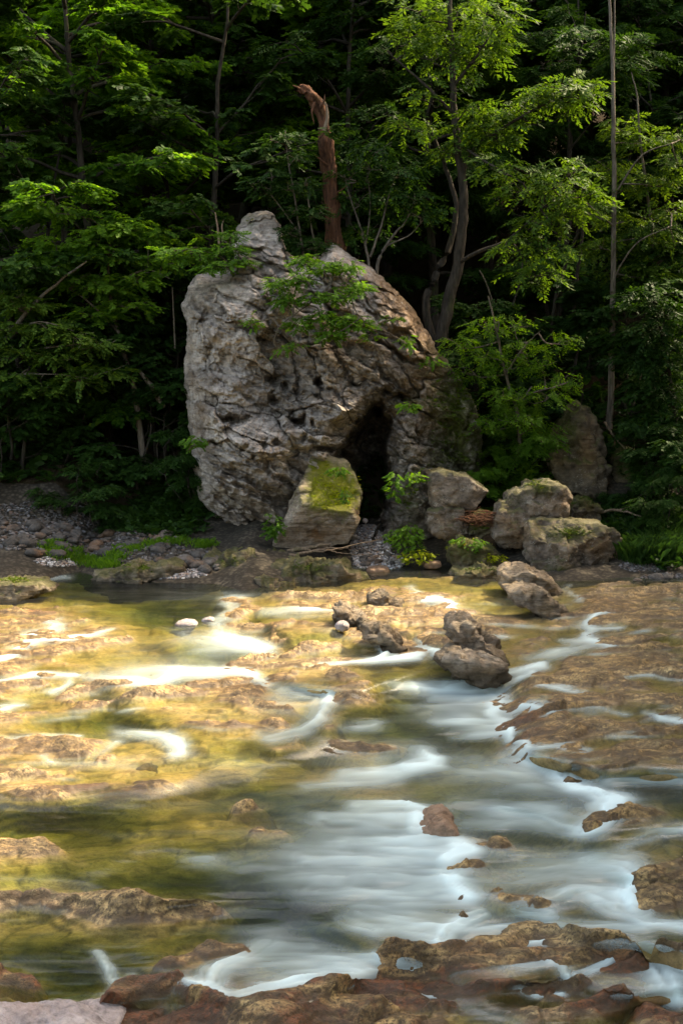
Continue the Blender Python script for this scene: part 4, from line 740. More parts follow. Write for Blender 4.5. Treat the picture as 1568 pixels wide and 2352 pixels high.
def grow(seed, H, rad, base, nl, kind, stems=1, r0=0.16, spr=10, sag=0.35, sc=1.0):
    rng = np.random.RandomState(seed); wd = Wood(); S = ([], [], [])
    for s_ in range(stems):
        lean = rng.normal(size=2) * (0.06 if stems == 1 else 0.16)
        n = 9; z = np.linspace(-0.4, H * (1 if s_ == 0 else 0.85), n); tp = np.stack([lean[0] * z + 0.10 * rng.normal(size=n).cumsum() * (z > 0), lean[1] * z + 0.10 * rng.normal(size=n).cumsum() * (z > 0), z], -1)
        wd.add(tp, np.linspace(r0, r0 * 0.18, n) * (1 if s_ == 0 else 0.75), 8)
        for k in range(nl // stems):
            f = (k + rng.rand()) / (nl // stems); h = H * (base + (0.98 - base) * f); i = min(int((h + 0.4) / (H + 0.4) * (n - 1)), n - 2); q = tp[i] + (tp[i + 1] - tp[i]) * rng.rand()
            az = k * 2.4 + rng.rand() * 0.7; prof = (0.55 + 0.9 * f) if f < 0.45 else (1.0 - 0.75 * ((f - 0.45) / 0.55) ** 1.6)
            el = 0.25 + 0.75 * f ** 2 + rng.normal() * 0.1
            limb(wd, rng, q, (math.cos(az), math.sin(az), el), rad * prof * rng.uniform(0.75, 1.15), r0 * 0.34, S, sag, 7, spr, sc)
    V, F = leaves(np.array(S[0]), np.array(S[1]), np.array(S[2]), kind, rng)
    return wd.mesh('tree_wood'), mesh('tree_leaves', V, F, False)
def tree(name, label, loc, wm, lm, bark, leaf, group=None, rz=0.0, sc=1.0, cat='tree'):
    e = empty(name, loc); e.rotation_euler = (0, 0, rz); e.scale = (sc, sc, sc); tag(e, label, cat, group)
    for nm, me, mt in (('trunk', wm, bark), ('crown', lm, leaf)):
        o_ = bpy.data.objects.new(nm, me); col.objects.link(o_); o_.parent = e
        if not me.materials: me.materials.append(M[mt])
        o_.material_slots[0].link = 'OBJECT'; o_.material_slots[0].material = M[mt]
    return e

PROTO = [grow(1, 13, 3.9, .12, 34, 'maple', 1, .17, 18, sc=1.0), grow(2, 15, 4.3, .20, 36, 'maple', 2, .15, 19, sc=1.0), grow(3, 11, 3.8, .06, 32, 'maple', 2, .13, 18, sc=.95), grow(4, 14, 3.6, .25, 34, 'long', 1, .16, 17, sc=1.0), grow(5, 10, 3.4, .10, 30, 'long', 3, .10, 16, sc=.95), grow(6, 17, 4.4, .30, 38, 'maple', 1, .2, 19, sc=1.0)]
SHRUB = [grow(11, 3.2, 1.7, .05, 16, 'maple', 3, .05, 12, sc=0.85), grow(12, 2.4, 1.6, .03, 14, 'long', 3, .04, 12, sc=0.8), grow(13, 4.2, 1.9, .10, 18, 'small', 2, .06, 14, sc=1.1)]
FOREST = [  # u of the stem foot, depth, prototype, scale, leaf
    (60, 31.5, 2, .95, 'leaf_shaded'), (260, 32.5, 0, 1.0, 'leaf_maple'), (420, 33.5, 2, 1.0, 'leaf_shaded'), (-120, 33, 1, .9, 'leaf_maple'), (150, 35.5, 1, 1.0, 'leaf_lit'), (350, 36.5, 0, 1.05, 'leaf_lit'), (530, 36, 5, .9, 'leaf_shaded'), (650, 37.5, 1, .95, 'leaf_maple'), (30, 39, 5, 1.0, 'leaf_lit'), (480, 40, 1, 1.05, 'leaf_lit'), (250, 41, 5, 1.0, 'leaf_lit'), (130, 42, 1, 1.05, 'leaf_lit'), (360, 43.5, 1, 1.05, 'leaf_lit'), (560, 43, 0, 1.15, 'leaf_maple'),
    (780, 34.5, 3, .9, 'leaf_shaded'), (880, 37.5, 3, 1.05, 'leaf_warm'), (1000, 35, 3, 1.0, 'leaf_shaded'), (820, 41, 1, 1.0, 'leaf_shaded'), (1120, 38.5, 3, 1.0, 'leaf_shaded'), (1260, 36, 4, 1.0, 'leaf_shaded'), (1330, 40, 3, 1.05, 'leaf_shaded'), (1570, 36.5, 4, 1.1, 'leaf_shaded'), (1740, 37, 3, 1.0, 'leaf_shaded'), (1520, 39, 3, 1.1, 'leaf_shaded'), (1700, 40, 1, 1.0, 'leaf_shaded'), (1000, 42, 5, 1.0, 'leaf_maple'), (1220, 43, 1, 1.1, 'leaf_shaded'), (1460, 42.5, 2, 1.2, 'leaf_shaded'), (1560, 44, 0, 1.2, 'leaf_shaded'), (1100, 46, 0, 1.2, 'leaf_maple'), (730, 42, 0, 1.1, 'leaf_maple'), (1640, 41, 2, 1.2, 'leaf_shaded'), (1400, 37.5, 2, .9, 'leaf_shaded'),
    (-200, 40, 5, 1.0, 'leaf_maple'), (120, 47, 1, 1.1, 'leaf_lit'), (400, 48, 5, 1.1, 'leaf_lit'), (270, 48, 2, 1.4, 'leaf_lit'), (680, 46, 5, 1.0, 'leaf_shaded'), (560, 48.5, 2, 1.4, 'leaf_maple'), (920, 48, 1, 1.1, 'leaf_shaded'), (1420, 46, 5, 1.1, 'leaf_shaded'), (1640, 48, 1, 1.1, 'leaf_shaded'), (-50, 53, 5, 1.2, 'leaf_lit'), (260, 55, 1, 1.2, 'leaf_lit'), (560, 54, 5, 1.2, 'leaf_lit'), (830, 56, 1, 1.2, 'leaf_shaded'), (1130, 54, 5, 1.2, 'leaf_shaded'), (1360, 56, 1, 1.2, 'leaf_shaded'), (1600, 57, 5, 1.2, 'leaf_shaded'),
    (100, 65, 1, 1.3, 'leaf_maple'), (430, 66, 5, 1.3, 'leaf_maple'), (760, 67, 1, 1.3, 'leaf_maple'), (1090, 66, 5, 1.3, 'leaf_shaded'), (1430, 67, 1, 1.3, 'leaf_shaded')]
rs = random.Random(5)
def gz(x, y): return float(ground_z(np.array([x]), np.array([y]))[0])
ORD = 'first second third fourth fifth sixth seventh eighth ninth tenth eleventh twelfth thirteenth fourteenth fifteenth sixteenth seventeenth eighteenth'.split()
def row_of(Y): return 0 if Y < 38 else 1 if Y < 45 else 2 if Y < 51 else 3 if Y < 60 else 4
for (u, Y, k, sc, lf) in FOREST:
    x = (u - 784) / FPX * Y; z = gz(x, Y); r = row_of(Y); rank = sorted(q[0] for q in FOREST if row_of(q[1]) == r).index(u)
    lab = '%s tree, %s from the left in the %s row of the hillside forest' % ({'leaf_lit': 'brightly lit green', 'leaf_maple': 'leafy green', 'leaf_shaded': 'shaded green', 'leaf_warm': 'yellowish green'}[lf], ORD[rank], ['front', 'second', 'third', 'fourth', 'rearmost'][r])
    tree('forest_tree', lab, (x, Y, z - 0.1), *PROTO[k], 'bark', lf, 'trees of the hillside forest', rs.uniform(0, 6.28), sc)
# trees of the right bank, just outside the picture: their shade lies over the right and near half of the stream
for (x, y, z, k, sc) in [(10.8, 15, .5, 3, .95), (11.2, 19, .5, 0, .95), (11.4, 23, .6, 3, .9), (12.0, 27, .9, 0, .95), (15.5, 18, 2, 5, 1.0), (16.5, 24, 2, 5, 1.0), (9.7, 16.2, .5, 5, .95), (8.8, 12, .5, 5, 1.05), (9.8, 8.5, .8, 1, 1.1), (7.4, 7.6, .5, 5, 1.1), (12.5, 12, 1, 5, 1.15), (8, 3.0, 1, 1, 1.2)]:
    tree('bank_tree', 'tall tree on the right bank shading the near stream', (x, y, z - 0.2), *PROTO[k], 'bark', 'leaf_shaded', 'trees of the right bank', rs.uniform(0, 6.28), sc)

# ================================================================== NAMED TREES AND SHRUBS
def plant(name, label, cat, limbs, clumps, kind, bark, leaf, sc=1.0, seed=0, group=None, flat=0.5, twig=0.012, tilt=0.35):
    rng = np.random.RandomState(seed); wd = Wood(); allp = []
    for (pl, r0, r1) in limbs:
        W = np.array([P(*p) for p in pl]); n = 4 * len(pl); q = curve_pts(W, n, rng, 0.35 * r0 * 0.3)
        wd.add(q, np.linspace(r0, r1, n), 8 if r0 > 0.06 else 5); allp.append(q)
    base = allp[0][0].copy() if allp else P(*clumps[0][:3]); allp = np.concatenate(allp) if allp else base[None]
    S = ([], [], [])
    for (u, v, Y, ru, rv, n) in clumps:
        c = P(u, v, Y); rx = ru * Y / FPX; rz = rv * Y / FPX; dd = np.linalg.norm(allp - c + np.array([0, 0, rz * 0.8]), axis=1); k = int(np.argmin(dd)); a = allp[k]
        m = c + np.array([0, 0, -rz * 0.4])
        if np.linalg.norm(m - a) < 4.0:
            q = curve_pts(np.array([a, (a + m) / 2 + rng.normal(size=3) * 0.12, m]), 7); wd.add(q, np.linspace(twig * 1.8, twig, 7), 4)
        for j in range(5):
            th = rng.rand() * 6.28; e = c + np.array([math.cos(th) * rx * 0.9, math.sin(th) * rx * 0.7, rng.uniform(-0.5, 0.7) * rz]); wd.add(curve_pts(np.array([m, (m + e) / 2 + rng.normal(size=3) * 0.05, e]), 5), np.linspace(twig * 0.9, twig * 0.3, 5), 4)
        for j in range(n):
            d = rng.normal(size=3); d /= np.linalg.norm(d); r = rng.rand() ** 0.45
            p = c + d * np.array([rx, rx * 0.8, rz]) * r
            S[0].append(p); S[1].append([d[0] + rng.normal() * 0.5, d[1] + rng.normal() * 0.5, rng.uniform(-0.45, 0.2)]); S[2].append(sc * rng.uniform(0.65, 1.15))
    e = empty(name, base); tag(e, label, cat, group)
    if wd.V:
        me = wd.mesh(name + '_wood'); me.transform(__import__('mathutils').Matrix.Translation(-Vector(base))); obj('trunk' if cat == 'tree' else 'stem', me, M[bark], e)
    if S[0]:
        V, F = leaves(np.array(S[0]), np.array(S[1]), np.array(S[2]), kind, rng, tilt); obj('crown' if cat == 'tree' else 'foliage', mesh(name + '_leaves', V - base, F, False), M[leaf], e)
    return e
def ring(us, Y, ru, rv, n): return [(u, v, Y + dy, ru, rv, n) for (u, v, dy) in us]
plant('double_trunk_tree', 'double trunked tree right of the crag with sunlit arching limb', 'tree',
      [([(1008, 785, 30.0), (1030, 690, 30), (1050, 610, 30), (1062, 520, 30), (1064, 440, 30), (1050, 340, 30), (1042, 230, 30), (1036, 110, 30), (1030, -60, 30)], .16, .05), ([(992, 780, 30.2), (977, 705, 30.2), (995, 640, 30.2), (1030, 570, 30.2), (1046, 470, 30.3), (1020, 380, 30.4), (980, 280, 30.5)], .11, .04),
       ([(1056, 420, 30), (1085, 345, 29.8), (1160, 292, 29.3), (1250, 240, 28.9), (1320, 208, 28.6), (1372, 194, 28.5)], .06, .012), ([(1052, 605, 30), (1100, 578, 29.2), (1170, 548, 28.2), (1240, 480, 27.7)], .06, .02), ([(1040, 200, 30), (1100, 120, 29.7), (1150, 40, 29.5)], .05, .015), ([(1040, 260, 30), (960, 180, 30), (890, 120, 30)], .05, .015), ([(1050, 330, 30), (1130, 380, 28.8), (1200, 420, 27.8)], .04, .012)],
      ring([(1040, 60, 0), (1110, 40, -.3), (1000, 120, 0), (1080, 130, -.3), (940, 70, 0), (990, 220, 0), (1120, 90, -.4), (1050, 10, 0), (960, 10, 0), (940, 280, .2), (1140, 20, -.4)], 30, 62, 42, 38)
      + ring([(1060, 300, 0), (1110, 285, -.3), (1150, 262, -.5), (1190, 245, -.7), (1240, 215, -1), (1290, 195, -1.2), (1335, 205, -1.4), (1300, 225, -1.2), (1140, 310, -.6), (1040, 345, 0), (1090, 250, -.2)], 30, 44, 24, 37)
      + ring([(1180, 565, -2.2), (1240, 500, -2.3), (1200, 430, -2.2), (1270, 420, -2.3), (1150, 385, -1.9), (1300, 390, -2.2), (1230, 620, -2.3), (1290, 480, -2.3), (1330, 440, -2.3), (1250, 570, -2.3)], 30, 56, 34, 36),
      'long', 'bark', 'leaf_warm', .9, 1)
plant('slender_tree', 'slender straight trunk with sunlit leaf tiers near the right edge', 'tree',
      [([(1398, 985, 30.5), (1404, 800, 30.5), (1408, 600, 30.5), (1409, 400, 30.5), (1407, 200, 30.5), (1402, 80, 30.5), (1396, -60, 30.5)], .085, .03), ([(1408, 160, 30.5), (1410, 60, 30.5), (1412, -40, 30.5)], .03, .015), ([(1409, 520, 30.5), (1350, 470, 30), (1300, 440, 29.8)], .025, .01), ([(1409, 450, 30.5), (1470, 360, 30), (1540, 330, 29.8)], .03, .01), ([(1408, 640, 30.5), (1460, 560, 30), (1540, 520, 29.8)], .03, .01)],
      ring([(1430, 290, 0), (1460, 320, -.3), (1400, 380, 0), (1450, 410, -.3), (1500, 420, -.5), (1550, 370, -.6), (1420, 500, 0), (1480, 540, -.4), (1540, 480, -.6), (1360, 480, -.4), (1550, 560, -.6), (1380, 560, -.4), (1420, 620, -.2), (1500, 620, -.5), (1560, 310, -.6)], 31.2, 46, 26, 50), 'long', 'bark_pale', 'leaf_warm', 0.8, 2)
plant('bare_topped_sapling', 'thin grey sapling with a bare top beside the slender tree', 'tree', [([(1505, 640, 31), (1490, 480, 31), (1470, 330, 31), (1462, 220, 31), (1448, 165, 31)], .05, .012)], ring([(1490, 520, 0), (1510, 590, 0), (1530, 650, 0), (1470, 660, 0)], 31, 46, 30, 50), 'long', 'bark_pale', 'leaf_shaded', .9, 3)
plant('pale_branched_tree', 'small tree with pale forking branches behind the crag shoulder', 'tree',
      [([(862, 640, 29.6), (872, 590, 29.6), (900, 545, 29.6), (930, 510, 29.6), (950, 470, 29.6)], .05, .012), ([(850, 630, 29.6), (838, 560, 29.6), (820, 500, 29.6), (800, 440, 29.6), (790, 400, 29.6)], .04, .01), ([(850, 590, 29.6), (875, 520, 29.6), (890, 460, 29.6), (905, 410, 29.6)], .035, .01), ([(840, 560, 29.6), (850, 480, 29.6), (846, 420, 29.6)], .025, .008), ([(885, 565, 29.6), (940, 540, 29.6), (975, 500, 29.6)], .025, .008)],
      ring([(800, 400, 0), (850, 380, 0), (905, 400, 0), (950, 450, 0), (970, 490, 0), (820, 460, .2), (880, 450, .3), (930, 390, .2), (830, 530, .3), (860, 340, 0)], 29.6, 44, 26, 38), 'long', 'bark_pale', 'leaf_shaded', .85, 4)
plant('crag_sapling', 'upright light green sapling growing on the crag left of the snag', 'tree',
      [([(700, 610, 28.9), (690, 540, 28.9), (676, 450, 28.9), (660, 360, 28.9), (655, 300, 28.9)], .035, .01), ([(730, 600, 29), (712, 500, 29), (705, 420, 29)], .03, .01), ([(690, 540, 28.9), (640, 470, 28.8), (600, 420, 28.8)], .02, .008)],
      ring([(640, 320, 0), (680, 360, 0), (625, 400, 0), (660, 430, 0), (700, 420, 0), (680, 480, 0), (720, 490, 0), (665, 530, 0), (700, 560, 0), (730, 560, 0), (610, 440, 0), (590, 420, 0)], 28.8, 26, 18, 46), 'small', 'bark_pale', 'leaf_shaded', .75, 5)
plant('ledge_bush', 'light green bush on the left ledge of the crag', 'bush', [([(540, 640, 28.4), (520, 600, 28.2), (480, 580, 28.1), (430, 572, 28)], .025, .008), ([(545, 630, 28.4), (548, 580, 28.3), (540, 550, 28.3)], .02, .008)],
      ring([(500, 575, 0), (540, 570, 0), (465, 590, 0), (435, 575, 0), (520, 610, -.2), (405, 590, 0), (555, 600, 0), (480, 615, -.2), (530, 540, .2), (385, 575, 0)], 28.0, 22, 12, 46), 'small', 'bark_pale', 'leaf_herb', .7, 6)
plant('hanging_shrub', 'vivid green shrub spilling down the middle of the crag face', 'bush', [([(770, 600, 27.6), (760, 650, 27.0), (720, 690, 26.8), (680, 720, 26.7), (640, 750, 26.7)], .03, .008), ([(770, 610, 27.6), (800, 670, 27), (820, 720, 26.8), (860, 760, 26.8)], .025, .006), ([(760, 650, 27), (700, 640, 26.8), (640, 650, 26.7)], .02, .006)],
      ring([(640, 652, 0), (690, 640, 0), (745, 615, .2), (800, 610, .3), (715, 680, 0), (770, 680, 0), (735, 725, 0), (690, 745, 0), (790, 735, 0), (820, 660, .2), (660, 690, 0), (760, 765, 0), (830, 740, .1), (700, 600, .3)], 26.8, 28, 17, 62) + ring([(650, 800, 0), (682, 790, 0), (579, 738, .2), (900, 728, .3), (935, 785, .4), (850, 770, .2)], 26.9, 18, 10, 12), 'maple', 'bark_pale', 'leaf_herb', .46, 7)
plant('leaning_tree', 'yellow green boughs of a tree leaning in from the left edge', 'tree', [([(-80, 1130, 30), (-60, 950, 29.8), (-10, 820, 29.5), (60, 720, 29.2), (120, 660, 29), (200, 600, 28.9)], .10, .02), ([(-10, 820, 29.5), (100, 800, 29), (190, 790, 28.8)], .03, .01), ([(0, 800, 29.4), (80, 740, 29), (170, 760, 28.8)], .025, .008), ([(30, 860, 29.3), (130, 860, 29), (210, 870, 28.8)], .025, .008)],
      ring([(20, 680, 0), (60, 700, 0), (20, 750, 0), (110, 750, 0), (170, 770, 0), (60, 800, 0), (220, 790, 0), (130, 820, 0), (40, 860, 0), (180, 870, 0), (100, 890, 0), (240, 850, .2)], 29, 52, 15, 55), 'small', 'bark_pale', 'leaf_warm', 1.15, 8)
plant('layered_maple', 'green maple tree with spreading tiers on the left below the canopy', 'tree', [([(330, 1060, 30.5), (310, 900, 30.4), (270, 760, 30.2), (250, 640, 30), (255, 540, 29.8)], .09, .02), ([(270, 760, 30.2), (200, 690, 29.9), (120, 640, 29.7)], .04, .01), ([(255, 660, 30), (330, 620, 29.8), (390, 640, 29.7)], .03, .01)],
      ring([(250, 530, 0), (290, 520, 0), (210, 560, 0), (270, 590, 0), (130, 560, 0), (90, 600, 0), (170, 640, 0), (240, 660, 0), (310, 640, 0), (300, 700, 0), (220, 720, 0), (370, 600, .3), (120, 480, .3), (340, 540, .2)], 29.8, 60, 20, 70), 'maple', 'bark_pale', 'leaf_maple', .8, 9)
plant('right_understory_tree', 'bluish green small tree over the hollow between crag and pointed rock', 'tree', [([(1190, 1060, 29.2), (1190, 960, 29.2), (1160, 860, 29.1), (1140, 760, 29), (1120, 680, 29)], .06, .015), ([(1160, 860, 29.1), (1200, 800, 29), (1240, 760, 28.9)], .03, .01), ([(1180, 920, 29.1), (1230, 900, 28.7), (1270, 890, 28.6)], .025, .01)],
      ring([(1060, 790, 0), (1110, 810, 0), (1160, 830, 0), (1090, 850, 0), (1200, 800, 0), (1240, 830, 0), (1150, 900, -.3), (1200, 910, -.3), (1250, 910, -.3), (1180, 960, -.4), (1230, 970, -.4), (1130, 970, -.3), (1290, 870, 0), (1120, 750, 0), (1180, 740, .2), (1280, 780, 0)], 29, 46, 26, 38), 'long', 'bark_pale', 'leaf_maple', .65, 10)
plant('right_edge_tree', 'dark leafy tree filling the right edge above the bank', 'tree', [([(1560, 1130, 29.5), (1550, 980, 29.4), (1530, 820, 29.3), (1500, 700, 29.2)], .07, .02)], ring([(1540, 720, 0), (1500, 760, 0), (1560, 800, 0), (1510, 840, 0), (1550, 890, 0), (1490, 900, 0), (1530, 960, 0), (1570, 960, 0), (1480, 980, .3), (1550, 1020, 0), (1470, 820, .3), (1500, 680, 0)], 29.2, 56, 34, 65), 'long', 'bark', 'leaf_shaded', .9, 11)
# thin dark stems in the hollow
for k, (pl, r, lab) in enumerate([([(1140, 790, 31.5), (1135, 720, 31.5), (1120, 660, 31.5), (1100, 620, 31.4)], .03, 'thin crooked pale stem nearest the double trunked tree'), ([(1265, 780, 31.5), (1275, 690, 31.5), (1300, 600, 31.4), (1330, 520, 31.3), (1335, 430, 31.3)], .06, 'leaning dark trunk left of the slender tree'), ([(1178, 780, 31.8), (1172, 720, 31.8), (1190, 660, 31.8), (1200, 600, 31.8)], .035, 'short forked stem in the dark hollow'), ([(1312, 780, 32), (1322, 660, 32), (1336, 540, 32), (1338, 440, 32)], .06, 'reddish trunk behind the arching boughs'),
                                 ([(375, 935, 30), (350, 890, 29.9), (320, 850, 29.9)], .08, 'leaning mossy trunk just left of the crag'), ([(150, 1110, 30.5), (152, 1060, 30.5), (180, 1000, 30.4), (195, 950, 30.4)], .05, 'crooked bare trunk above the left gravel bank'), ([(402, 800, 30.2), (400, 740, 30.2), (396, 660, 30.2)], .025, 'pale thin upright stem by the left edge of the crag')]):
    plant('bare_trunk_tree', lab, 'tree', [(pl, r, r * 0.5)], [], 'long', 'bark_pale' if k in (0, 4, 6) else 'bark', 'leaf_shaded', seed=30 + k)

# the broken snag
def snag():
    rng = np.random.RandomState(3); ctrl = np.array([P(*p) for p in [(772, 640, 29.8), (768, 560, 29.8), (764, 480, 29.8), (757, 400, 29.8), (748, 330, 29.8), (742, 280, 29.8), (730, 240, 29.8), (710, 214, 29.8), (688, 202, 29.8)]])
    n = 70; c = curve_pts(ctrl, n); m = 22; th = np.linspace(0, 2 * math.pi, m, endpoint=False)
    rad = np.interp(np.linspace(0, 1, n), [0, .15, .5, .75, .86, .95, 1], [.22, .17, .135, .12, .115, .10, .07])
    t = np.gradient(c, axis=0); t /= np.linalg.norm(t, axis=1)[:, None]; a = np.cross(t, np.array([0, 1.0, 0])); a /= np.linalg.norm(a, axis=1)[:, None]; b = np.cross(t, a)
    rr = rad[:, None] * (1 + 0.75 * fbm(np.stack(np.broadcast_arrays(np.cos(th)[None] * 1.6, np.sin(th)[None] * 1.6, np.linspace(0, 4, n)[:, None]), -1), 4, 3, ridged=True))
    V = c[:, None] + rr[..., None] * (np.cos(th)[None, :, None] * a[:, None] + np.sin(th)[None, :, None] * b[:, None])
    V[-9:] += t[-9:, None] * (0.35 * fbm(np.stack([np.cos(th) * 2.2, np.sin(th) * 2.2, 0 * th], -1), 3, 8)[None, :, None] * np.linspace(0, 1, 9)[:, None, None] ** 1.5)
    base = c[0]; e = empty('dead_snag', base); tag(e, 'broken reddish brown dead trunk with hooked top behind the crag', 'dead tree')
    obj('trunk', mesh('snag_trunk', V.reshape(-1, 3) - base, grid_faces(m, n, True), True), M['bark_red'], e)
    for k, (pl, r) in enumerate([([(744, 300, 29.65), (752, 270, 29.6), (748, 240, 29.62), (738, 228, 29.65)], .06), ([(722, 236, 29.65), (716, 258, 29.6), (722, 285, 29.62)], .04), ([(700, 214, 29.7), (690, 204, 29.7), (672, 196, 29.7)], .05), ([(752, 380, 29.7), (728, 360, 29.6), (718, 352, 29.6)], .03), ([(762, 450, 29.7), (790, 432, 29.6), (802, 418, 29.6)], .03), ([(735, 246, 29.65), (744, 232, 29.6), (746, 216, 29.6)], .04)]):
        v, f = tube(curve_pts(np.array([P(*p) for p in pl]), 9), np.linspace(r, 0.008, 9), 6); obj('splinter', mesh('snag_splinter', v - base, f, True), M['bark_red' if k else 'drift'], e)
snag()
for k, (pl, r) in enumerate([([(504, 560, 28.6), (500, 525, 28.6), (494, 488, 28.6)], .035), ([(512, 560, 28.6), (510, 520, 28.6), (514, 505, 28.6)], .025)]):
    plant('stub', ['taller splintered grey stub on the crag ledge', 'shorter splintered grey stub on the crag ledge'][k], 'dead stem', [(pl, r, r * .4)], [], 'long', 'drift', 'leaf_shaded', seed=50 + k)

# ================================================================== GROUND PLANTS, GRAVEL, STICKS
def onground(u, v):
    u = np.asarray(u, float); v = np.asarray(v, float); best = np.full(u.shape, np.nan)
    last = np.zeros(u.shape)
    for Y in np.arange(23.6, 42, 0.16):
        p = P(u, v, Y); gap = p[..., 2] - ground_z(p[..., 0], p[..., 1]); hit = np.isnan(best) & (gap <= 0)
        best[hit] = (Y - 0.16 * np.clip(-gap / (last - gap + 1e-6), 0, 1))[hit]; last = gap
    ok = ~np.isnan(best); p = P(u[ok], v[ok], best[ok]); p[:, 2] = ground_z(p[:, 0], p[:, 1]); return p
rg = np.random.RandomState(77)
def patch(n, ells):
    us, vs_ = [], []; tot = sum(a * b for _, _, a, b in ells)
    for (u, v, a, b) in ells:
        k = max(1, int(n * a * b / tot)); r = np.sqrt(rg.rand(k)); t = rg.rand(k) * 6.283; us.append(u + a * r * np.cos(t)); vs_.append(v + b * r * np.sin(t))
    return onground(np.concatenate(us), np.concatenate(vs_))
def pebbles(name, label, pts, smin, smax, mt='gravel'):
    v0, f0 = ico(1); n = len(pts); sz = smin + (smax - smin) * rg.rand(n) ** 2.2
    sc3 = sz[:, None] * np.stack([rg.uniform(.8, 1.4, n), rg.uniform(.7, 1.1, n), rg.uniform(.4, .75, n)], -1); az = rg.rand(n) * 6.283
    q = v0[None] * (1 + 0.18 * rg.normal(size=(n, len(v0), 1))) * sc3[:, None]
    x = q[..., 0] * np.cos(az)[:, None] - q[..., 1] * np.sin(az)[:, None]; y = q[..., 0] * np.sin(az)[:, None] + q[..., 1] * np.cos(az)[:, None]
    V = np.stack([x, y, q[..., 2]], -1) + pts[:, None] + np.array([0, 0, 0.2])[None, None] * sz[:, None, None]
    F = (f0[None] + (np.arange(n) * len(v0))[:, None, None]).reshape(-1, 3)
    tag(obj(name, mesh(name, V.reshape(-1, 3), F, False), M[mt]), label, 'gravel', None, 'stuff')
pebbles('gravel', 'pale loose gravel spilling out of the cave mouth', patch(2600, [(850, 1260, 46, 46), (870, 1290, 60, 22), (840, 1220, 30, 16)]), .018, .05)
pebbles('gravel', 'grey gravel spread over the left bank', patch(2800, [(90, 1190, 150, 38), (60, 1235, 120, 30), (280, 1240, 160, 26), (330, 1275, 160, 20)]), .02, .06, 'gravel_dark')
pebbles('gravel', 'whitish gravel strip at the left water edge', patch(1200, [(370, 1318, 110, 13), (140, 1290, 60, 12)]), .018, .05)
pebbles('gravel', 'fine grey gravel at the right shore', patch(700, [(1530, 1330, 60, 14), (1480, 1300, 60, 14)]), .018, .05, 'gravel_dark')
CB = []
for k in range(4):
    v, f = ico(3); v = v * np.array([1.25, 0.95, 0.62]); v = v + normals(v, f) * (0.16 * fbm(v * 1.3 + 7 * k, 3, 90 + k) + 0.03 * fbm(v * 5, 3, 95 + k))[:, None]
    CB.append(mesh('cobble', v, f, True))
def cobbles(n, ells, lab, grp, smin, smax):
    for p in patch(n, ells):
        o_ = bpy.data.objects.new('cobble', CB[rg.randint(4)]); col.objects.link(o_); s_ = smin + (smax - smin) * rg.rand() ** 2
        if not o_.data.materials: o_.data.materials.append(M['cobble'])
        o_.location = p + np.array([0, 0, s_ * 0.25]); o_.scale = (s_,) * 3; o_.rotation_euler = (rg.uniform(-.3, .3), rg.uniform(-.3, .3), rg.rand() * 6.28)
        tag(o_, lab, 'cobble', grp)
cobbles(110, [(80, 1230, 120, 34), (300, 1250, 150, 24), (160, 1270, 90, 14)], 'grey river cobble lying in the gravel of the left bank', 'cobbles of the left bank', .06, .19)
cobbles(46, [(420, 1290, 90, 14), (480, 1300, 50, 16)], 'dark cobble among the stones left of the mossy bedrock', 'cobbles by the bedrock', .05, .18)
cobbles(26, [(860, 1285, 50, 22)], 'cobble lying in the pale gravel before the cave', 'cobbles of the cave gravel', .05, .11)
cobbles(26, [(1060, 1312, 90, 12), (1500, 1335, 60, 12)], 'cobble on the shore in front of the boulders', 'cobbles of the right shore', .05, .14)
def herbs(name, label, pts, kind, leaf, sc, up=0.5, per=1):
    n = len(pts) * per; p = np.repeat(pts, per, 0) + rg.normal(size=(n, 3)) * np.array([.06, .06, .03]); a = rg.rand(n) * 6.283
    V, F = leaves(p + np.array([0, 0, 0.05]), np.stack([np.cos(a), np.sin(a), up * rg.uniform(0.2, 1.4, n)], -1), sc * rg.uniform(.6, 1.2, n), kind, rg, 0.4)
    tag(obj(name, mesh(name, V, F, False), M[leaf]), label, 'plants', None, 'stuff')
def area(n, x0, x1, y0, y1):
    x = rg.uniform(x0, x1, n); y = rg.uniform(y0, y1, n); return np.stack([x, y, ground_z(x, y)], -1)
herbs('ground_cover', 'dark leafy ground cover of the forest floor', area(5200, -11, 11, 29.6, 38), 'herb', 'leaf_shaded', 1.8, 0.7)
herbs('ground_cover', 'green creeping plants on the bank left of the crag', patch(1500, [(390, 1180, 90, 60), (420, 1120, 60, 60), (330, 1210, 80, 20)]), 'herb', 'leaf_shaded', 1.0, 0.9)
herbs('ground_cover', 'green herbs in the hollow behind the angular block', patch(1700, [(1110, 1080, 120, 50), (1170, 1120, 90, 30), (1080, 1040, 80, 30)]), 'herb', 'leaf_herb', 1.0, 0.9)
herbs('ground_cover', 'leafy weeds along the right bank', patch(1300, [(1480, 1200, 100, 60), (1530, 1270, 60, 40)]), 'herb', 'leaf_shaded', 1.1, 1.1)
def grass(name, label, pts, h, wd_, leaf, per=14):
    n = len(pts) * per; p = np.repeat(pts, per, 0) + rg.normal(size=(n, 3)) * np.array([.07, .07, .0]); a = rg.rand(n) * 6.283; d = np.stack([np.cos(a), np.sin(a), 0 * a], -1); sd_ = np.stack([-np.sin(a), np.cos(a), 0 * a], -1); hh = h * rg.uniform(.5, 1.2, n)[:, None]; z = np.array([0, 0, 1.0])
    q = np.stack([p - sd_ * wd_, p + sd_ * wd_, p + z * hh * .7 + d * hh * .25 + sd_ * wd_ * .7, p + z * hh * .95 + d * hh * .65], 1)
    tag(obj(name, mesh(name, q.reshape(-1, 3), np.arange(n * 4).reshape(-1, 4), False), M[leaf]), label, 'grass', None, 'stuff')
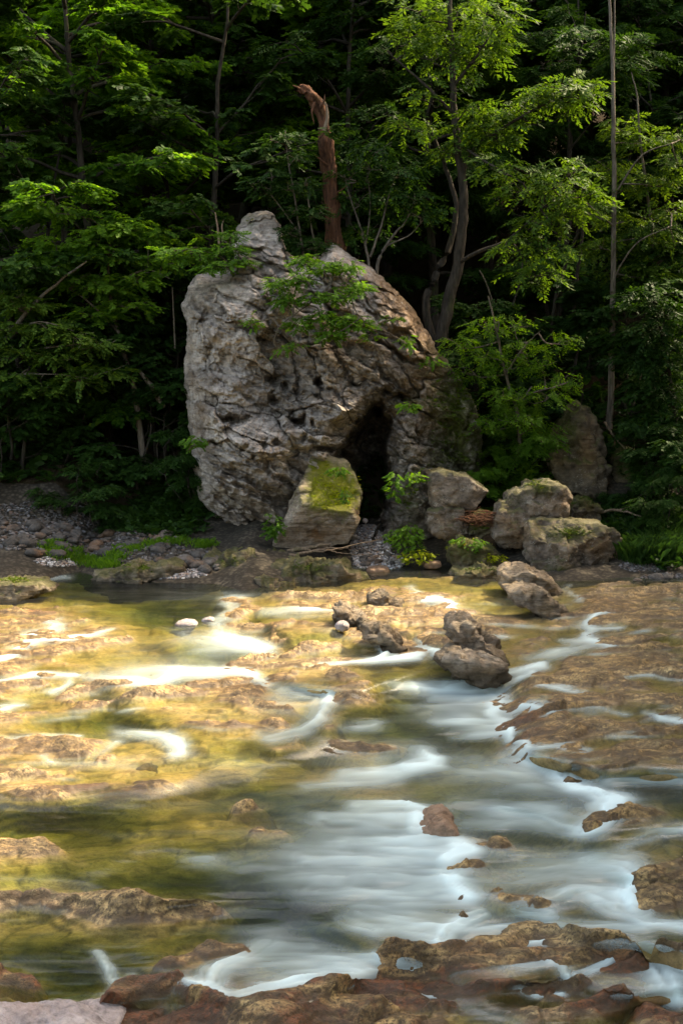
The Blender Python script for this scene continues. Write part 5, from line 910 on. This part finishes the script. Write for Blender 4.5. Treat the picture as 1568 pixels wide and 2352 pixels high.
grass('grass', 'short green grass in tufts along the left shore', patch(330, [(150, 1275, 40, 14), (200, 1290, 26, 12), (240, 1300, 30, 9), (300, 1262, 30, 7), (350, 1252, 26, 6), (400, 1246, 40, 7), (120, 1255, 24, 10), (460, 1252, 30, 8), (265, 1280, 18, 10)]), .13, .006, 'leaf_maple', 12)
grass('grass', 'tall rank grass on the right bank', patch(260, [(1530, 1250, 50, 40), (1470, 1285, 40, 14)]), .42, .010, 'leaf_shaded', 10)
# understory shrubs
SH = [(50, 30.2, 2, 1.0, 'leaf_shaded', 'dark bush at the back of the left gravel bank'), (215, 29.0, 1, .62, 'leaf_shaded', 'feathery fern like bush on the left gravel bank'), (330, 30.5, 0, .9, 'leaf_shaded', 'dark bush in the gap left of the crag'), (440, 29.4, 1, .7, 'leaf_shaded', 'leafy bush at the left foot of the crag'), (-30, 29.6, 0, .9, 'leaf_shaded', 'dark bush at the left picture edge'), (140, 31.0, 2, 1.0, 'leaf_shaded', 'shadowed bush under the leaning boughs'), (380, 31.5, 2, 1.1, 'leaf_shaded', 'tall shadowed bush beside the leaning mossy trunk'),
      (1110, 29.4, 1, .6, 'leaf_herb', 'green bush between the crag and the angular block'), (1180, 29.8, 1, .7, 'leaf_herb', 'green bush behind the double humped boulder'), (1480, 28.6, 1, .75, 'leaf_shaded', 'dark bush on the right bank'), (1560, 28.2, 0, .7, 'leaf_shaded', 'dark bush at the right picture edge'), (1050, 31.5, 2, 1.0, 'leaf_shaded', 'bush in the dark behind the right crag flank'), (1300, 31.6, 0, 1.0, 'leaf_shaded', 'bush in the dark behind the pointed crag'), (1450, 31.5, 2, 1.1, 'leaf_shaded', 'bush in the dark behind the slender trunk'), (1540, 26.9, 1, .55, 'leaf_shaded', 'low leafy bush close to the right shore')]
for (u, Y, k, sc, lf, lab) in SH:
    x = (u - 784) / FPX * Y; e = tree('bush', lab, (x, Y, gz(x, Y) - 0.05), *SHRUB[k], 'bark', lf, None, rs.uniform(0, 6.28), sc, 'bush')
# small plants rooted on the rocks
def tuft(lab, u, v, Y, ru, rv, n, leaf='leaf_herb', sc=.6, kind='herb'): plant('rock_fern', lab, 'plant', [], [(u, v, Y, ru, rv, n)], kind, 'bark_pale', leaf, sc, int(u + v), twig=0.006)
tuft('bright fern on the upper part of the mossy wedge boulder', 775, 1082, 26.55, 24, 12, 60, sc=.42); tuft('grassy fern on the lit right of the wedge boulder', 792, 1140, 26.35, 12, 18, 40, sc=.4)
tuft('small fern at the left foot of the wedge boulder', 630, 1210, 26.5, 22, 36, 70); tuft('fern tuft on the ledge right of the cave top', 940, 932, 26.7, 24, 10, 46); tuft('green fern hanging on the pillar beside the cave', 905, 1115, 26.6, 16, 36, 60); tuft('fern tuft high on the pillar edge', 955, 1095, 26.6, 22, 18, 30)
tuft('thick green moss plants at the foot of the cave pillar', 930, 1235, 26.4, 48, 34, 220, sc=.5); tuft('yellow green moss plants low beside the gravel tip', 960, 1275, 26.2, 44, 16, 140, 'moss_leaf', .4); tuft('green leaf tuft on the left crag edge above the bank', 448, 1012, 27.3, 22, 16, 30, sc=.8); tuft('green plants on the low moss mound', 1075, 1248, 25.8, 40, 16, 110, sc=.45); tuft('yellow moss plants right of the mound', 1130, 1282, 25.8, 34, 12, 70, 'moss_leaf', .4)
tuft('little fern on the sunlit right shoulder of the crag', 935, 778, 27.6, 12, 10, 14); tuft('little fern on the crag left of the hanging shrub', 578, 740, 26.9, 10, 16, 14); tuft('yellow green leaf tuft by the crag right flank', 990, 830, 28.3, 26, 16, 34)
# tufts of moss on the rocks
def moss_on(o_, v, n, g, count, sc, leaf):
    w_ = np.clip(g - 0.25, 0, 1) * (n[:, 2] > 0.05) * np.clip(fbm(v * 2.2, 3, 14) + 0.35, 0, 1)
    if w_.sum() < 1e-6: return
    k = rg.choice(len(v), count, p=w_ / w_.sum()); a = rg.rand(count) * 6.283
    V, F = leaves(v[k] + n[k] * 0.01, n[k] * 0.6 + np.stack([np.cos(a), np.sin(a), 0.3 + 0 * a], -1), sc * rg.uniform(.5, 1.3, count), 'herb', rg, 0.5)
    obj('moss', mesh('moss', V, F, False), M[leaf], o_)
for o_, v, n, g, k in MOSSY:
    if g.max() > 0.5: moss_on(o_, v, n, g, 420 if o_.name == 'mossy_boulder' else 170, .22, 'moss_leaf' if o_.name in ('mossy_boulder', 'moss_mound') else 'moss_dark')
moss_on(*CRAG[0], 700, .35, 'moss_dark')
# driftwood
def stick(lab, pl, r, bark='drift', branches=()):
    e = empty('driftwood', P(*pl[0])); tag(e, lab, 'driftwood'); rng = np.random.RandomState(int(pl[0][0]))
    for nm, q, rr in [('branch', pl, r)] + [('twig', b, r * .5) for b in branches]:
        c = curve_pts(np.array([P(*p) for p in q]), 16, rng, 0.012); v, f = tube(c, np.linspace(rr, rr * .45, 16), 7); obj(nm, mesh(nm, v - P(*pl[0]), f, True), M[bark], e)
stick('long driftwood stick under the wedge boulder', [(640, 1280, 26.3), (690, 1272, 26.2), (740, 1262, 26.3), (800, 1258, 26.4)], .04); stick('thin forked stick beneath the wedge boulder', [(700, 1262, 26.3), (750, 1266, 26.2), (810, 1252, 26.3), (870, 1240, 26.5)], .02, branches=[[(760, 1265, 26.2), (800, 1272, 26.1), (850, 1275, 26.1)]]); stick('thick driftwood piece half under the wedge boulder', [(660, 1268, 26.5), (720, 1256, 26.4), (760, 1250, 26.5)], .055)
stick('pale forked branch lying right of the boulders', [(1370, 1180, 28.0), (1420, 1172, 27.9), (1470, 1186, 27.7), (1520, 1200, 27.6)], .035, branches=[[(1420, 1172, 27.9), (1470, 1160, 28), (1520, 1158, 28.1)]]); stick('pale twisted root hanging behind the pointed crag', [(1388, 970, 29.8), (1398, 985, 29.6), (1415, 1010, 29.5), (1440, 1040, 29.4)], .03); stick('thin leaning stick in the cave mouth', [(858, 1240, 27.6), (872, 1195, 27.7), (880, 1170, 27.8)], .05, 'bark')
def twigs():
    rng = np.random.RandomState(9); wd = Wood(); b = P(1105, 1190, 26.5)
    for k in range(110):
        a = rng.normal() * 0.35; p = b + rng.normal(size=3) * np.array([.22, .12, .06]); d = np.array([math.cos(a), rng.normal() * .4, math.sin(a) * .5]) * rng.uniform(.12, .32); wd.add([p - d, p + rng.normal(size=3) * .02, p + d], [.006, .008, .004], 4)
    me = wd.mesh('twig_heap'); tag(obj('twig_heap', me, M['bark_red']), 'heap of dry reddish twigs lodged between the boulders', 'twigs', None, 'stuff')
twigs()
